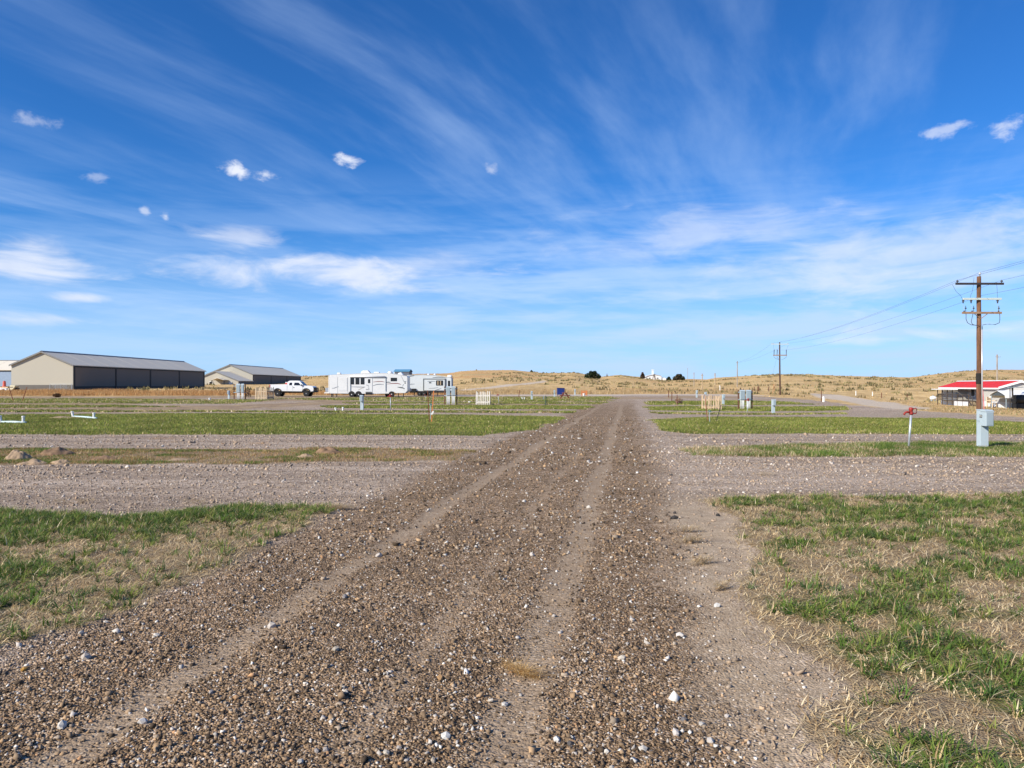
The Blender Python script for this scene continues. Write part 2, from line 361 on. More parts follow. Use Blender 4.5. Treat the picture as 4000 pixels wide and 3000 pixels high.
def leaf_material(name, trans=0.25, rough=0.75):
    m = bpy.data.materials.new(name); m.use_nodes = True
    t = NT(m.node_tree); b = t.n['Principled BSDF']; o = t.n['Material Output']
    c = t.attr('col', 'Color')
    t.l.new(c, b.inputs['Base Color']); b.inputs['Roughness'].default_value = rough; b.inputs['Specular IOR Level'].default_value = 0.2
    tr = t.new('ShaderNodeBsdfTranslucent'); t.l.new(c, tr.inputs[0])
    mx = t.new('ShaderNodeMixShader'); mx.inputs[0].default_value = trans
    t.l.new(b.outputs[0], mx.inputs[1]); t.l.new(tr.outputs[0], mx.inputs[2]); t.l.new(mx.outputs[0], o.inputs[0])
    return m
LEAF = leaf_material('grass_blades', 0.3)
def stone_material():
    m, t, b = principled('loose_stone', 0.85, 0, 0.25)
    c = t.attr('col', 'Color'); oc = t.new('ShaderNodeNewGeometry').outputs['Position']
    f = t.noise(oc, 180, 3, 0.6)
    t.l.new(t.mix(1.0, c, t.mix(f, (0.75, 0.75, 0.75), (1.2, 1.2, 1.2)), 'MULTIPLY'), b.inputs['Base Color'])
    return m
STONE = stone_material()

# ------------------------------------------------------------------ mesh helpers
def array_mesh(name, V, T, mat_=None, col=None, smooth=False):
    me = bpy.data.meshes.new(name)
    V = np.ascontiguousarray(V, np.float32); T = np.ascontiguousarray(T, np.int32)
    k = T.shape[1]
    me.vertices.add(len(V)); me.vertices.foreach_set('co', V.ravel())
    me.loops.add(T.size); me.loops.foreach_set('vertex_index', T.ravel())
    me.polygons.add(len(T)); me.polygons.foreach_set('loop_start', np.arange(len(T), dtype=np.int32) * k)
    if smooth: me.polygons.foreach_set('use_smooth', np.ones(len(T), bool))
    me.update(calc_edges=True)
    if col is not None:
        a = me.color_attributes.new('col', 'FLOAT_COLOR', 'POINT')
        a.data.foreach_set('color', np.ascontiguousarray(np.c_[col, np.ones(len(col))], np.float32).ravel())
    if mat_: me.materials.append(mat_)
    return me
def link(name, me, parent=None, loc=(0, 0, 0)):
    o = bpy.data.objects.new(name, me); C.objects.link(o); o.location = loc
    if parent: o.parent = parent
    return o
def tag(o, label=None, cat=None, group=None, kind=None):
    for k, v in (('label', label), ('category', cat), ('group', group), ('kind', kind)):
        if v: o[k] = v
    return o
def thing(name, label, cat, loc=(0, 0, 0), rz=0.0, group=None):
    o = bpy.data.objects.new(name, None); C.objects.link(o); o.empty_display_size = 0.2
    o.location = loc; o.rotation_euler = (0, 0, rz)
    return tag(o, label, cat, group)

class MB:
    def __init__(s): s.v = []; s.f = []
    def add(s, vs, fs):
        n = len(s.v); s.v += [tuple(v) for v in vs]; s.f += [tuple(i + n for i in f) for f in fs]; return s
    def box(s, x0, x1, y0, y1, z0, z1, M=None):
        vs = [Vector(p) for p in ((x0, y0, z0), (x1, y0, z0), (x1, y1, z0), (x0, y1, z0), (x0, y0, z1), (x1, y0, z1), (x1, y1, z1), (x0, y1, z1))]
        if M: vs = [M @ v for v in vs]
        return s.add(vs, [(0, 3, 2, 1), (4, 5, 6, 7), (0, 1, 5, 4), (1, 2, 6, 5), (2, 3, 7, 6), (3, 0, 4, 7)])
    def prism(s, poly, a0, a1, axis='y'):
        """poly extruded along an axis: axis y takes (x,z), axis x takes (y,z), axis z takes (x,y)"""
        def P(p, a): return {'y': (p[0], a, p[1]), 'x': (a, p[0], p[1]), 'z': (p[0], p[1], a)}[axis]
        n = len(poly)
        return s.add([P(p, a0) for p in poly] + [P(p, a1) for p in poly],
                     [tuple(range(n))[::-1], tuple(range(n, 2 * n))] + [(i, (i + 1) % n, n + (i + 1) % n, n + i) for i in range(n)])
    def loft(s, poly, yc, hw):
        """side outline (x,z) with half width hw(z)"""
        n = len(poly)
        return s.add([(x, yc - hw(z), z) for x, z in poly] + [(x, yc + hw(z), z) for x, z in poly],
                     [tuple(range(n))[::-1], tuple(range(n, 2 * n))] + [(i, (i + 1) % n, n + (i + 1) % n, n + i) for i in range(n)])
    def tube(s, pts, r, n=8):
        pts = [Vector(p) for p in pts]; m = len(pts); vs = []; fs = []
        rs = r if isinstance(r, (list, tuple)) else [r] * m
        d0 = (pts[1] - pts[0]).normalized()
        up = Vector((0, 0, 1)) if abs(d0.z) < 0.9 else Vector((1, 0, 0))
        for i, p in enumerate(pts):
            d = (pts[min(i + 1, m - 1)] - pts[max(i - 1, 0)]).normalized()
            a = d.cross(up).normalized(); b = a.cross(d)
            for k in range(n):
                t = 2 * math.pi * k / n; vs.append(p + (a * math.cos(t) + b * math.sin(t)) * rs[i])
        for i in range(m - 1):
            for k in range(n):
                k2 = (k + 1) % n; fs.append((i * n + k, i * n + k2, (i + 1) * n + k2, (i + 1) * n + k))
        fs += [tuple(range(n))[::-1], tuple(range((m - 1) * n, m * n))]
        return s.add(vs, fs)
    def lathe(s, prof, c=(0, 0, 0), n=14, axis='z'):
        vs = []; fs = []; m = len(prof)
        for r, h in prof:
            for k in range(n):
                t = 2 * math.pi * k / n; a, b = r * math.cos(t), r * math.sin(t)
                q = {'z': (a, b, h), 'y': (a, h, b), 'x': (h, a, b)}[axis]
                vs.append((c[0] + q[0], c[1] + q[1], c[2] + q[2]))
        for i in range(m - 1):
            for k in range(n):
                k2 = (k + 1) % n; fs.append((i * n + k, i * n + k2, (i + 1) * n + k2, (i + 1) * n + k))
        fs += [tuple(range(n))[::-1], tuple(range((m - 1) * n, m * n))]
        return s.add(vs, fs)
    def mesh(s, name, m):
        bm = bmesh.new(); V = [bm.verts.new(v) for v in s.v]
        for f in s.f:
            try: bm.faces.new([V[i] for i in f])
            except ValueError: pass
        bmesh.ops.recalc_face_normals(bm, faces=bm.faces)
        me = bpy.data.meshes.new(name); bm.to_mesh(me); bm.free(); me.materials.append(m)
        return me
    def build(s, name, m, parent=None, loc=(0, 0, 0), bevel=0.0, smooth=False):
        o = link(name, s.mesh(name, m), parent, loc)
        if smooth:
            for p in o.data.polygons: p.use_smooth = True
        if bevel:
            b = o.modifiers.new('edge', 'BEVEL'); b.width = bevel; b.segments = 2; b.limit_method = 'ANGLE'; b.angle_limit = R(40)
        return o

# ------------------------------------------------------------------ the ground sheet
def build_ground():
    th_in = np.linspace(-R(41), R(41), 420)
    th_out = np.linspace(R(41), 2 * math.pi - R(41), 100)[1:-1]
    th = np.concatenate([th_in, th_out])
    off = np.concatenate([np.arange(2100, 250, -6.0), np.arange(250, 38, -2.2)])
    rr = np.concatenate([[0.05, 0.5, 1.0, 1.6, 2.0], F * EYE / off, np.geomspace(125, 540, 75), np.geomspace(570, 9000, 22)])
    n, m = len(th), len(rr)
    X = (rr[:, None] * np.sin(th)[None]); Y = (rr[:, None] * np.cos(th)[None])
    M = masks(X, Y)
    Z = terrain(X, Y)
    nearw = 1 - sstep(np.hypot(X, Y), 25, 60)
    Z = Z + nearw * ((fbm(X * 0.9, Y * 0.9, 71, 4) - 0.5) * 0.05 + M['patch'] * 0.02 - M['track'] * 0.012 + (fbm(X * 5, Y * 5, 72, 2) - 0.5) * 0.012)
    V = np.stack([X, Y, Z], -1).reshape(-1, 3)
    i = np.arange(m - 1)[:, None] * n; j = np.arange(n)[None]; j2 = (j + 1) % n
    Q = np.stack([i + j, i + j2, i + n + j2, i + n + j], -1).reshape(-1, 4)[:, ::-1]
    val = {k: v.reshape(-1) for k, v in M.items()}
    f = lambda k: val[k][Q].mean(1)
    d = np.hypot(V[:, 0], V[:, 1])[Q].mean(1)
    cls = np.zeros(len(Q), int)                                   # 0 open ground
    far_, patch_, main_, dirt_, pale_ = f('far'), f('patch'), f('main'), f('dirt'), f('pale')
    cls[(far_ < 0.5) & (patch_ < 0.5)] = 1                        # gravel camping pads
    cls[main_ > 0.5] = 2                                          # the road
    cls[(dirt_ > 0.5) & (patch_ < 0.6)] = 3
    cls[pale_ > 0.5] = 4
    cls[(far_ > 0.5) & (pale_ < 0.5) & (d > 128)] = 5
    objs = {}
    for c, nm in enumerate(['grass_ground', 'gravel_pads', 'gravel_road', 'dirt_track', 'pale_dirt_road', 'hills']):
        q = Q[cls == c]
        used, inv = np.unique(q, return_inverse=True)
        me = array_mesh(nm, V[used], inv.reshape(q.shape), {0: GROUND, 5: HILL}.get(c, GRAVEL if c in (1, 2) else GROUND), smooth=True)
        for k, v in val.items():
            a = me.attributes.new(k, 'FLOAT', 'POINT'); a.data.foreach_set('value', v[used].astype(np.float32))
        objs[nm] = tag(link(nm, me), kind='structure')
    return objs
GR = build_ground()
def relief(X, Y):
    """height of the near ground with its small unevenness"""
    M = masks(X, Y); nearw = 1 - sstep(np.hypot(X, Y), 25, 60)
    return terrain(X, Y) + nearw * ((fbm(X * 0.9, Y * 0.9, 71, 4) - 0.5) * 0.05 + M['patch'] * 0.02 - M['track'] * 0.012 + (fbm(X * 5, Y * 5, 72, 2) - 0.5) * 0.012), M

# ------------------------------------------------------------------ loose gravel
PALETTE = np.array([(0.075, 0.052, 0.033), (0.138, 0.094, 0.057), (0.23, 0.158, 0.097), (0.30, 0.21, 0.132), (0.40, 0.265, 0.15), (0.345, 0.272, 0.20), (0.44, 0.40, 0.36), (0.64, 0.61, 0.56), (0.42, 0.245, 0.13)])
def stone_colours(n, pale=None):
    w = np.array([0.15, 0.2, 0.22, 0.14, 0.09, 0.08, 0.065, 0.035, 0.02])
    k = rng.choice(len(PALETTE), n, p=w / w.sum())
    c = PALETTE[k]
    if pale is not None: c = c * (1 - pale[:, None]) + (c * 0.65 + np.array([0.21, 0.17, 0.135])) * pale[:, None]
    return np.clip(c * rng.uniform(0.8, 1.25, (n, 1)), 0, 0.85)
def scatter_wedge(n, r0, r1, power, half=R(38.5)):
    """points in front of the camera between two distances, thinning out with distance"""
    t = rng.random(n); q = 2 - power
    r = (r0 ** q + t * (r1 ** q - r0 ** q)) ** (1 / q) if abs(q) > 1e-6 else r0 * (r1 / r0) ** t
    a = rng.uniform(-half, half, n)
    return r * np.sin(a), r * np.cos(a)
CUBE = np.array([(x, y, z) for z in (-1, 1) for y in (-1, 1) for x in (-1, 1)], float)
CUBET = np.array([(0, 2, 3), (0, 3, 1), (4, 5, 7), (4, 7, 6), (0, 1, 5), (0, 5, 4), (2, 6, 7), (2, 7, 3), (0, 4, 6), (0, 6, 2), (1, 3, 7), (1, 7, 5)])
def rand_rot(n, tilt=0.6):
    a = rng.uniform(0, 2 * math.pi, n); b = rng.normal(0, tilt, n); c = rng.normal(0, tilt, n)
    ca, sa, cb, sb, cc, sc = np.cos(a), np.sin(a), np.cos(b), np.sin(b), np.cos(c), np.sin(c); z = np.zeros(n); o = np.ones(n)
    Rz = np.stack([ca, -sa, z, sa, ca, z, z, z, o], -1).reshape(n, 3, 3)
    Rx = np.stack([o, z, z, z, cb, -sb, z, sb, cb], -1).reshape(n, 3, 3)
    Ry = np.stack([cc, z, sc, z, o, z, -sc, z, cc], -1).reshape(n, 3, 3)
    return Rz @ Rx @ Ry
def stones_mesh(name, X, Y, Z, size, col):
    n = len(X)
    sh = CUBE[None] * rng.uniform(0.35, 1.0, (n, 8, 1)) * np.stack([rng.uniform(0.8, 1.3, n), rng.uniform(0.6, 1.0, n), rng.uniform(0.4, 0.75, n)], -1)[:, None]
    sh = np.einsum('nij,nkj->nki', rand_rot(n), sh) * size[:, None, None]
    V = sh + np.stack([X, Y, Z + size * 0.28], -1)[:, None]
    T = CUBET[None] + (np.arange(n) * 8)[:, None, None]
    return array_mesh(name, V.reshape(-1, 3), T.reshape(-1, 3), STONE, np.repeat(col, 8, 0))
def gravel():
    for nm, parent, n, r0, r1, pw, sz in [('gravel', 'gravel_road', 60000, 2.6, 7.5, 1.7, (0.0062, 0.42)), ('gravel', 'gravel_road', 34000, 7.0, 19.0, 1.5, (0.0105, 0.40)), ('gravel', 'gravel_pads', 26000, 15, 42, 1.4, (0.017, 0.40))]:
        X, Y = scatter_wedge(n, r0, r1, pw)
        Z, M = relief(X, Y)
        keep = rng.random(n) > np.clip(M['patch'] * 1.5 + M['track'] * 0.85 + M['far'] + M['shoulder'] * 0.72, 0, 1)
        X, Y, Z = X[keep], Y[keep], Z[keep]
        size = np.exp(rng.normal(math.log(sz[0]), sz[1], len(X)))
        col = stone_colours(len(X), 1 - M['main'][keep])
        tag(link(nm, stones_mesh(nm, X, Y, Z, size, col), GR[parent]), kind='stuff')
    # the larger stones, one object each
    n = 1400
    X, Y = scatter_wedge(n, 3.0, 15.0, 1.2); Z, M = relief(X, Y)
    k = np.nonzero((M['patch'] < 0.3) & (rng.random(n) > M['track'] * 0.7))[0][:262]
    pts = [(X[i], Y[i], Z[i], float(np.exp(rng.normal(math.log(0.0155), 0.32)))) for i in k]
    special = [((1720, 2655), 0.026, (0.50, 0.30, 0.14)), ((1972, 2750), 0.03, (0.62, 0.58, 0.52)), ((1742, 2888), 0.028, (0.66, 0.64, 0.6)), ((1312, 2556), 0.032, (0.42, 0.37, 0.3)), ((2175, 2900), 0.022, (0.66, 0.63, 0.58)),
        ((335, 2575), 0.035, (0.48, 0.42, 0.36)), ((245, 2838), 0.03, (0.60, 0.56, 0.5)), ((95, 2617), 0.022, (0.55, 0.30, 0.07)), ((925, 2736), 0.025, (0.45, 0.27, 0.14)), ((1060, 2450), 0.04, (0.5, 0.45, 0.4)), ((2740, 2840), 0.02, (0.60, 0.56, 0.5)), ((2640, 2880), 0.028, (0.55, 0.5, 0.46)),
        ((2775, 2905), 0.022, (0.56, 0.52, 0.48)), ((2800, 2375), 0.032, (0.58, 0.56, 0.53)), ((2838, 2807), 0.02, (0.62, 0.55, 0.48)), ((2670, 2825), 0.02, (0.16, 0.15, 0.15)), ((2635, 2030), 0.045, (0.05, 0.045, 0.042)), ((2635, 2010), 0.03, (0.07, 0.06, 0.055)), ((2805, 2018), 0.035, (0.04, 0.037, 0.035)),
        ((2110, 1998), 0.03, (0.05, 0.045, 0.04)), ((2655, 2487), 0.03, (0.58, 0.54, 0.5)), ((2465, 2006), 0.035, (0.62, 0.58, 0.52)), ((2300, 1985), 0.045, (0.6, 0.56, 0.5)), ((2048, 1958), 0.035, (0.6, 0.57, 0.53)), ((1480, 2177), 0.045, (0.56, 0.5, 0.44)), ((560, 2820), 0.03, (0.64, 0.6, 0.56))]
    for (q, s_, c_) in special:
        p = at(*q); z_, _ = relief(np.array([p.x]), np.array([p.y])); pts.append((p.x, p.y, float(z_[0]), s_, tuple(v * 0.86 for v in c_)))
    shapes = []
    for q in range(9):
        bm = bmesh.new(); bmesh.ops.create_icosphere(bm, subdivisions=1, radius=1.0)
        sc = Vector((random.uniform(0.85, 1.25), random.uniform(0.65, 1.0), random.uniform(0.5, 0.8)))
        for v in bm.verts: v.co = Vector((v.co.x * sc.x, v.co.y * sc.y, v.co.z * sc.z)) * random.uniform(0.72, 1.12)
        me = bpy.data.meshes.new('stone'); bm.to_mesh(me); bm.free(); shapes.append(me)
    tones = [(0.48, 0.43, 0.36), (0.42, 0.35, 0.27), (0.34, 0.25, 0.17), (0.55, 0.51, 0.45), (0.30, 0.27, 0.25), (0.09, 0.08, 0.075)]
    def pm(c): return mat('stone_%d_%d_%d' % tuple(int(v * 100) for v in c), c, 0.85, var=0.15, scale=1.5)
    for p in pts:
        c_ = p[4] if len(p) > 4 else random.choices(tones, [5, 4, 3, 4, 2, 1.6])[0]
        key = (id(c_), random.randrange(9)); me = cache.get((c_, key[1]))
        if me is None:
            me = shapes[key[1]].copy(); me.materials.append(pm(c_)); cache[(c_, key[1])] = me
        o = link('stone', me, GR['gravel_road'], (p[0], p[1], p[2] + p[3] * 0.3))
        o.scale = (p[3],) * 3; o.rotation_euler = (random.uniform(-.3, .3), random.uniform(-.3, .3), random.uniform(0, 6.28))
cache = {}
gravel()

# ------------------------------------------------------------------ grass
def blades(name, P, h, w, lean, azm, col, seg=3, curl=1.0):
    n = len(P); dx, dy = np.cos(azm), np.sin(azm); sx, sy = -dy, dx
    if seg == 1:
        V = np.zeros((n, 3, 3))
        tip = P + np.stack([dx * lean * h, dy * lean * h, h], -1)
        V[:, 0] = P - np.stack([sx * w / 2, sy * w / 2, 0 * w], -1); V[:, 1] = P + np.stack([sx * w / 2, sy * w / 2, 0 * w], -1); V[:, 2] = tip
        T = np.array([[0, 1, 2]]); nv = 3
    else:
        nv = 2 * seg + 1; V = np.zeros((n, nv, 3))
        for k in range(seg + 1):
            t = k / seg
            q = P + np.stack([dx * lean * h * t ** 1.6, dy * lean * h * t ** 1.6, h * (t - 0.35 * curl * np.clip(lean, 0, 2) * t * t)], -1)
            ww = w * (1 - t ** 1.8) * 0.5
            if k < seg:
                V[:, 2 * k] = q - np.stack([sx * ww, sy * ww, 0 * ww], -1); V[:, 2 * k + 1] = q + np.stack([sx * ww, sy * ww, 0 * ww], -1)
            else: V[:, 2 * seg] = q
        T = []
        for k in range(seg - 1): T += [(2 * k, 2 * k + 1, 2 * k + 3), (2 * k, 2 * k + 3, 2 * k + 2)]
        T += [(2 * seg - 2, 2 * seg - 1, 2 * seg)]; T = np.array(T)
    TT = T[None] + (np.arange(n) * nv)[:, None, None]
    cc = np.repeat(col, nv, 0)
    return array_mesh(name, V.reshape(-1, 3), TT.reshape(-1, 3), LEAF, cc)
GREENS = np.array([(0.080, 0.155, 0.025), (0.115, 0.19, 0.032), (0.16, 0.225, 0.045), (0.23, 0.27, 0.06), (0.085, 0.14, 0.045)])
LAWN = np.array([(0.165, 0.215, 0.038), (0.215, 0.255, 0.045), (0.27, 0.285, 0.06), (0.135, 0.18, 0.04), (0.38, 0.32, 0.11)])
STRAW = np.array([(0.66, 0.52, 0.31), (0.55, 0.41, 0.22), (0.42, 0.29, 0.145), (0.74, 0.62, 0.41), (0.28, 0.18, 0.09)])
def pick(pal, n, w=None):
    return pal[rng.choice(len(pal), n, p=w)] * rng.uniform(0.78, 1.22, (n, 1))
def in_patch(key, n):
    poly = PATCHW[key][0]; lo_, hi_ = poly.min(0), poly.max(0)
    return rng.uniform(lo_[0], hi_[0], n), rng.uniform(lo_[1], hi_[1], n)
def in_view(X, Y, slack=0.74): return (Y > 1.5) & (np.abs(X) < Y * slack + 0.5)

def near_grass(key, label, tufts, straw):
    # green tufts
    X, Y = in_patch(key, tufts * 8); v = in_view(X, Y); X, Y = X[v], Y[v]
    M = masks(X, Y); s = sdf(PATCHW[key][0], X, Y)
    k = np.nonzero((rng.random(len(X)) < 0.07 + 0.93 * sstep(M['green'], 0.30, 0.75)) & (M['patch'] > 0.4) & (s > -0.1))[0][:tufts]
    X, Y = X[k], Y[k]; n = len(X)
    nb = rng.integers(9, 24, n); tot = nb.sum(); idx = np.repeat(np.arange(n), nb)
    rad = rng.uniform(0.012, 0.05, n)[idx] * np.sqrt(rng.random(tot)); ang = rng.uniform(0, 6.283, tot)
    px, py = X[idx] + rad * np.cos(ang), Y[idx] + rad * np.sin(ang)
    Z, _ = relief(px, py)
    size = rng.uniform(0.6, 1.25, n)[idx]
    tone = pick(GREENS, n)[idx] * rng.uniform(0.8, 1.25, (tot, 1))
    dryb = rng.random(tot) < 0.12; tone[dryb] = pick(STRAW, dryb.sum())
    g = blades('grass', np.stack([px, py, Z - 0.004], -1), rng.uniform(0.035, 0.12, tot) * size, rng.uniform(0.004, 0.0105, tot), rng.uniform(0.25, 1.7, tot), ang + rng.normal(0, 0.5, tot), tone, 3)
    tag(link('grass', g), label[0], 'grass', kind='stuff')
    # dead grass lying about
    X, Y = in_patch(key, straw * 5); v = in_view(X, Y); X, Y = X[v], Y[v]
    Z, M = relief(X, Y)
    k = np.nonzero(rng.random(len(X)) < np.clip(M['patch'] * 1.2 - 0.45 * sstep(M['green'], 0.4, 0.9), 0, 1))[0][:straw]
    n = len(k)
    w = np.array([0.26, 0.28, 0.18, 0.16, 0.12])
    col = pick(STRAW, n, w / w.sum())
    s = blades('dry_grass', np.stack([X[k], Y[k], Z[k] - 0.002], -1), rng.uniform(0.008, 0.045, n), rng.uniform(0.0035, 0.0085, n), rng.uniform(0.6, 4.5, n), rng.uniform(0, 6.283, n), col * (0.62 + 1.0 * fbm(X[k] * 6, Y[k] * 6, 201, 3))[:, None], 2, 0.2)
    tag(link('dry_grass', s), label[1], 'dry grass', kind='stuff')
near_grass('R1', ('green grass tufts in the near right verge of the road', 'pale dead grass matted between the tufts of the near right verge'), 2600, 52000)
near_grass('L1', ('green grass tufts in the near left verge of the road', 'brown dead grass matted between the tufts of the near left verge'), 3000, 30000)

RUSSET = np.array([(0.42, 0.25, 0.11), (0.50, 0.33, 0.16), (0.34, 0.19, 0.08), (0.58, 0.43, 0.24), (0.27, 0.16, 0.08)])
def strip_grass(key, label, n, h, w, pal, pw=None, seg=1, dry=0.15, gmin=0.25):
    X, Y = in_patch(key, n * 4); v = in_view(X, Y, 0.72); X, Y = X[v], Y[v]
    Z, M = relief(X, Y)
    k = np.nonzero((M['patch'] > 0.45) & (rng.random(len(X)) < 0.25 + 0.75 * sstep(M['green'], gmin - 0.2, gmin + 0.35)) & (sdf(PATCHW[key][0], X, Y) > -0.6))[0][:n]
    m = len(k); X, Y, Z = X[k], Y[k], Z[k]
    g = M['green'][k]
    col = pick(pal, m, pw); d = rng.random(m) < np.clip(dry + 0.9 * (0.55 - g), 0.04, 1.0); col[d] = pick(RUSSET if key == 'L2' else STRAW, d.sum())
    cl = 0.6 + 0.8 * fbm(X * 1.3, Y * 1.3, 91, 3)
    me = blades('grass', np.stack([X, Y, Z - 0.005], -1), rng.uniform(*h, m) * cl, rng.uniform(*w, m), rng.uniform(0.2, 1.1, m), rng.uniform(0, 6.283, m), col * (0.75 + 0.3 * cl[:, None]) * (0.62 + 0.8 * fbm(X * 0.7, Y * 0.7, 191, 4))[:, None], seg)
    tag(link('grass', me), label, 'grass', kind='stuff')
strip_grass('L2', 'brown and green grass on the strip with soil mounds left of the road', 60000, (0.02, 0.06), (0.006, 0.014), GREENS, seg=1, dry=0.45)
strip_grass('R2', 'green and straw grass strip round the red hydrant and the near grey pedestal', 60000, (0.03, 0.10), (0.006, 0.014), GREENS, seg=1, dry=0.25)
strip_grass('L3', 'bright green mown lawn left of the road in front of the trailers', 150000, (0.025, 0.085), (0.016, 0.035), LAWN, dry=0.16)
strip_grass('R3', 'bright green mown lawn right of the road behind the grey pedestal', 110000, (0.025, 0.085), (0.016, 0.035), LAWN, dry=0.16)
for key, lab, n in [('L4', 'thin patchy grass line behind the left lawn', 14000), ('L5', 'green grass band at the foot of the twin meter cabinets left of the road', 26000), ('L6', 'narrow green band beyond the white picket enclosure', 9000),
                    ('L7', 'far green lawn round the picnic table and the blue container', 24000), ('L8', 'yellowish lawn between the weeds and the dirt track on the left', 22000), ('L9', 'patchy grass beside the dirt track at the far left', 9000),
                    ('R4', 'thin grass line in front of the right meter cabinets', 6000), ('R5', 'green grass band round the right picket enclosure', 16000), ('R6', 'far green band right of the road before the gravel turn', 12000)]:
    strip_grass(key, lab, n, (0.05, 0.12), (0.04, 0.10), LAWN, dry=0.2)

# ------------------------------------------------------------------ shared paints
ROAD_RZ = -math.atan(0.155)
M_GREY = mat('utility_grey', (0.42, 0.50, 0.54), 0.5, var=0.05, scale=2.0)
M_GREYD = mat('utility_grey_edge', (0.30, 0.37, 0.41), 0.5, var=0.05)
M_GALV = mat('galvanised_pipe', (0.46, 0.50, 0.53), 0.42, 0.35, var=0.1, scale=9)
M_RED = mat('hydrant_red', (0.30, 0.030, 0.022), 0.5, var=0.16, scale=14)
M_RUST = mat('rusty_steel', (0.17, 0.060, 0.032), 0.85, var=0.3, scale=12, bump=0.3)
M_DKSTEEL = mat('dark_steel', (0.05, 0.045, 0.042), 0.7, var=0.2)
M_ORANGE = mat('orange_paint', (0.62, 0.19, 0.06), 0.75, var=0.2, scale=8)
M_PVC = mat('white_pvc', (0.74, 0.74, 0.71), 0.45, var=0.05)
M_PVCB = mat('pale_blue_pvc', (0.50, 0.62, 0.64), 0.5, var=0.06)
M_POLE = mat('pole_wood', (0.17, 0.085, 0.048), 0.9, var=0.35, scale=5, bump=0.5, streak=0.12)
M_POLEG = mat('grey_pole_wood', (0.34, 0.29, 0.24), 0.9, var=0.25, scale=5, streak=0.12)
M_PALEW = mat('bare_wood', (0.66, 0.48, 0.31), 0.85, var=0.22, scale=6, bump=0.3, streak=0.15)
M_WHITEW = mat('whitewashed_wood', (0.78, 0.74, 0.65), 0.85, var=0.16, scale=6, bump=0.3, streak=0.15)
M_TANW = mat('tan_wood', (0.72, 0.55, 0.37), 0.85, var=0.2, scale=6, bump=0.3, streak=0.15)
M_BLACK = mat('black_plastic', (0.016, 0.016, 0.017), 0.5, var=0.1)
M_RUBBER = mat('tyre_rubber', (0.018, 0.018, 0.019), 0.85, var=0.15)
M_RIM = mat('wheel_rim', (0.62, 0.62, 0.63), 0.3, 0.6, var=0.06)
M_GLASS = mat('dark_glass', (0.012, 0.014, 0.018), 0.08, var=0.1, spec=0.6)
M_WHITE = mat('white_gelcoat', (0.66, 0.67, 0.67), 0.32, var=0.025, scale=0.8, spec=0.5)
M_TRGREY = mat('pale_grey_gelcoat', (0.60, 0.64, 0.65), 0.45, var=0.03, scale=0.8, spec=0.5)
M_DARKG = mat('dark_grey_trim', (0.075, 0.09, 0.10), 0.6, var=0.1)
M_BROWNP = mat('brown_post', (0.14, 0.060, 0.036), 0.85, var=0.25, scale=6, streak=0.2)

def px_frame(px, py):
    """base point under a photo pixel and metres per photo pixel there"""
    p = at(px, py); return p, p.y / F

# ------------------------------------------------------------------ electrical pedestals
def pedestal(px, yb, h, label, plate=False, back=False):
    p, s = px_frame(px, yb); k = h / 1.02 if h else 1.0
    t = thing('electrical_pedestal', label, 'pedestal', p, 0.0, 'grey electrical pedestals'); t.scale = (k, k, k)
    MB().box(-0.105, 0.105, 0.0, 0.178, -0.1, 0.985).build('post', M_GREY, t, bevel=0.006)
    MB().box(-0.10, 0.10, -0.215, -0.002, 0.585, 0.955).build('cabinet', M_GREY, t, bevel=0.008)
    MB().box(-0.088, 0.088, -0.224, -0.2155, 0.605, 0.935).build('door', M_GREYD, t, bevel=0.004)
    c = MB(); c.prism([(-0.225, 0.957), (-0.225, 0.975), (-0.12, 1.012), (0.183, 1.012), (0.183, 0.987), (-0.0, 0.987), (-0.0, 0.957)], -0.112, 0.112, 'x'); c.build('cap', M_GREY, t, bevel=0.004)
    MB().box(-0.11, -0.1052, 0.03, 0.15, 0.70, 0.72).build('latch', M_GREYD, t)
    if plate:
        q = MB().box(-0.109, -0.1052, -0.10 + 0.04, -0.10 + 0.145, 0.80, 0.875).build('number_plate', mat('plate_dark', (0.035, 0.035, 0.035), 0.5), t)
        for y_ in (-0.035, 0.012):
            d = MB(); d.box(-0.1125, -0.1092, y_ - 0.004, y_ + 0.010, 0.812, 0.863); d.box(-0.1125, -0.1092, y_ + 0.0105, y_ + 0.020, 0.846, 0.860); d.build('digit', M_PVC, q)
    return t
pedestal(3846, 1751, 1.02, 'large pale grey pedestal numbered 11 in front of the tall wooden utility pole', True)
for a_ in [(1413, 1601, 'grey pedestal in front of the wheels of the long white trailer'), (893, 1558, 'grey pedestal left of the meter cabinets by the far hangar'),
           (3022, 1616, 'grey pedestal right of the right-hand pair of meter cabinets'), (2077, 1561, 'small grey pedestal on the far lawn left of the blue container'),
           (2166, 1551, 'small grey pedestal just left of the blue container'), (2246, 1544, 'small far pedestal between the picnic table and the orange barrier'),
           (2722, 1553, 'small far grey pedestal left of the right picket enclosure'), (2826, 1580, 'small grey pedestal at the right end of the right picket enclosure'), (2756, 1566, 'grey pedestal peeking over the left end of the right picket enclosure')]:
    pedestal(a_[0], a_[1], 0.98, a_[2])

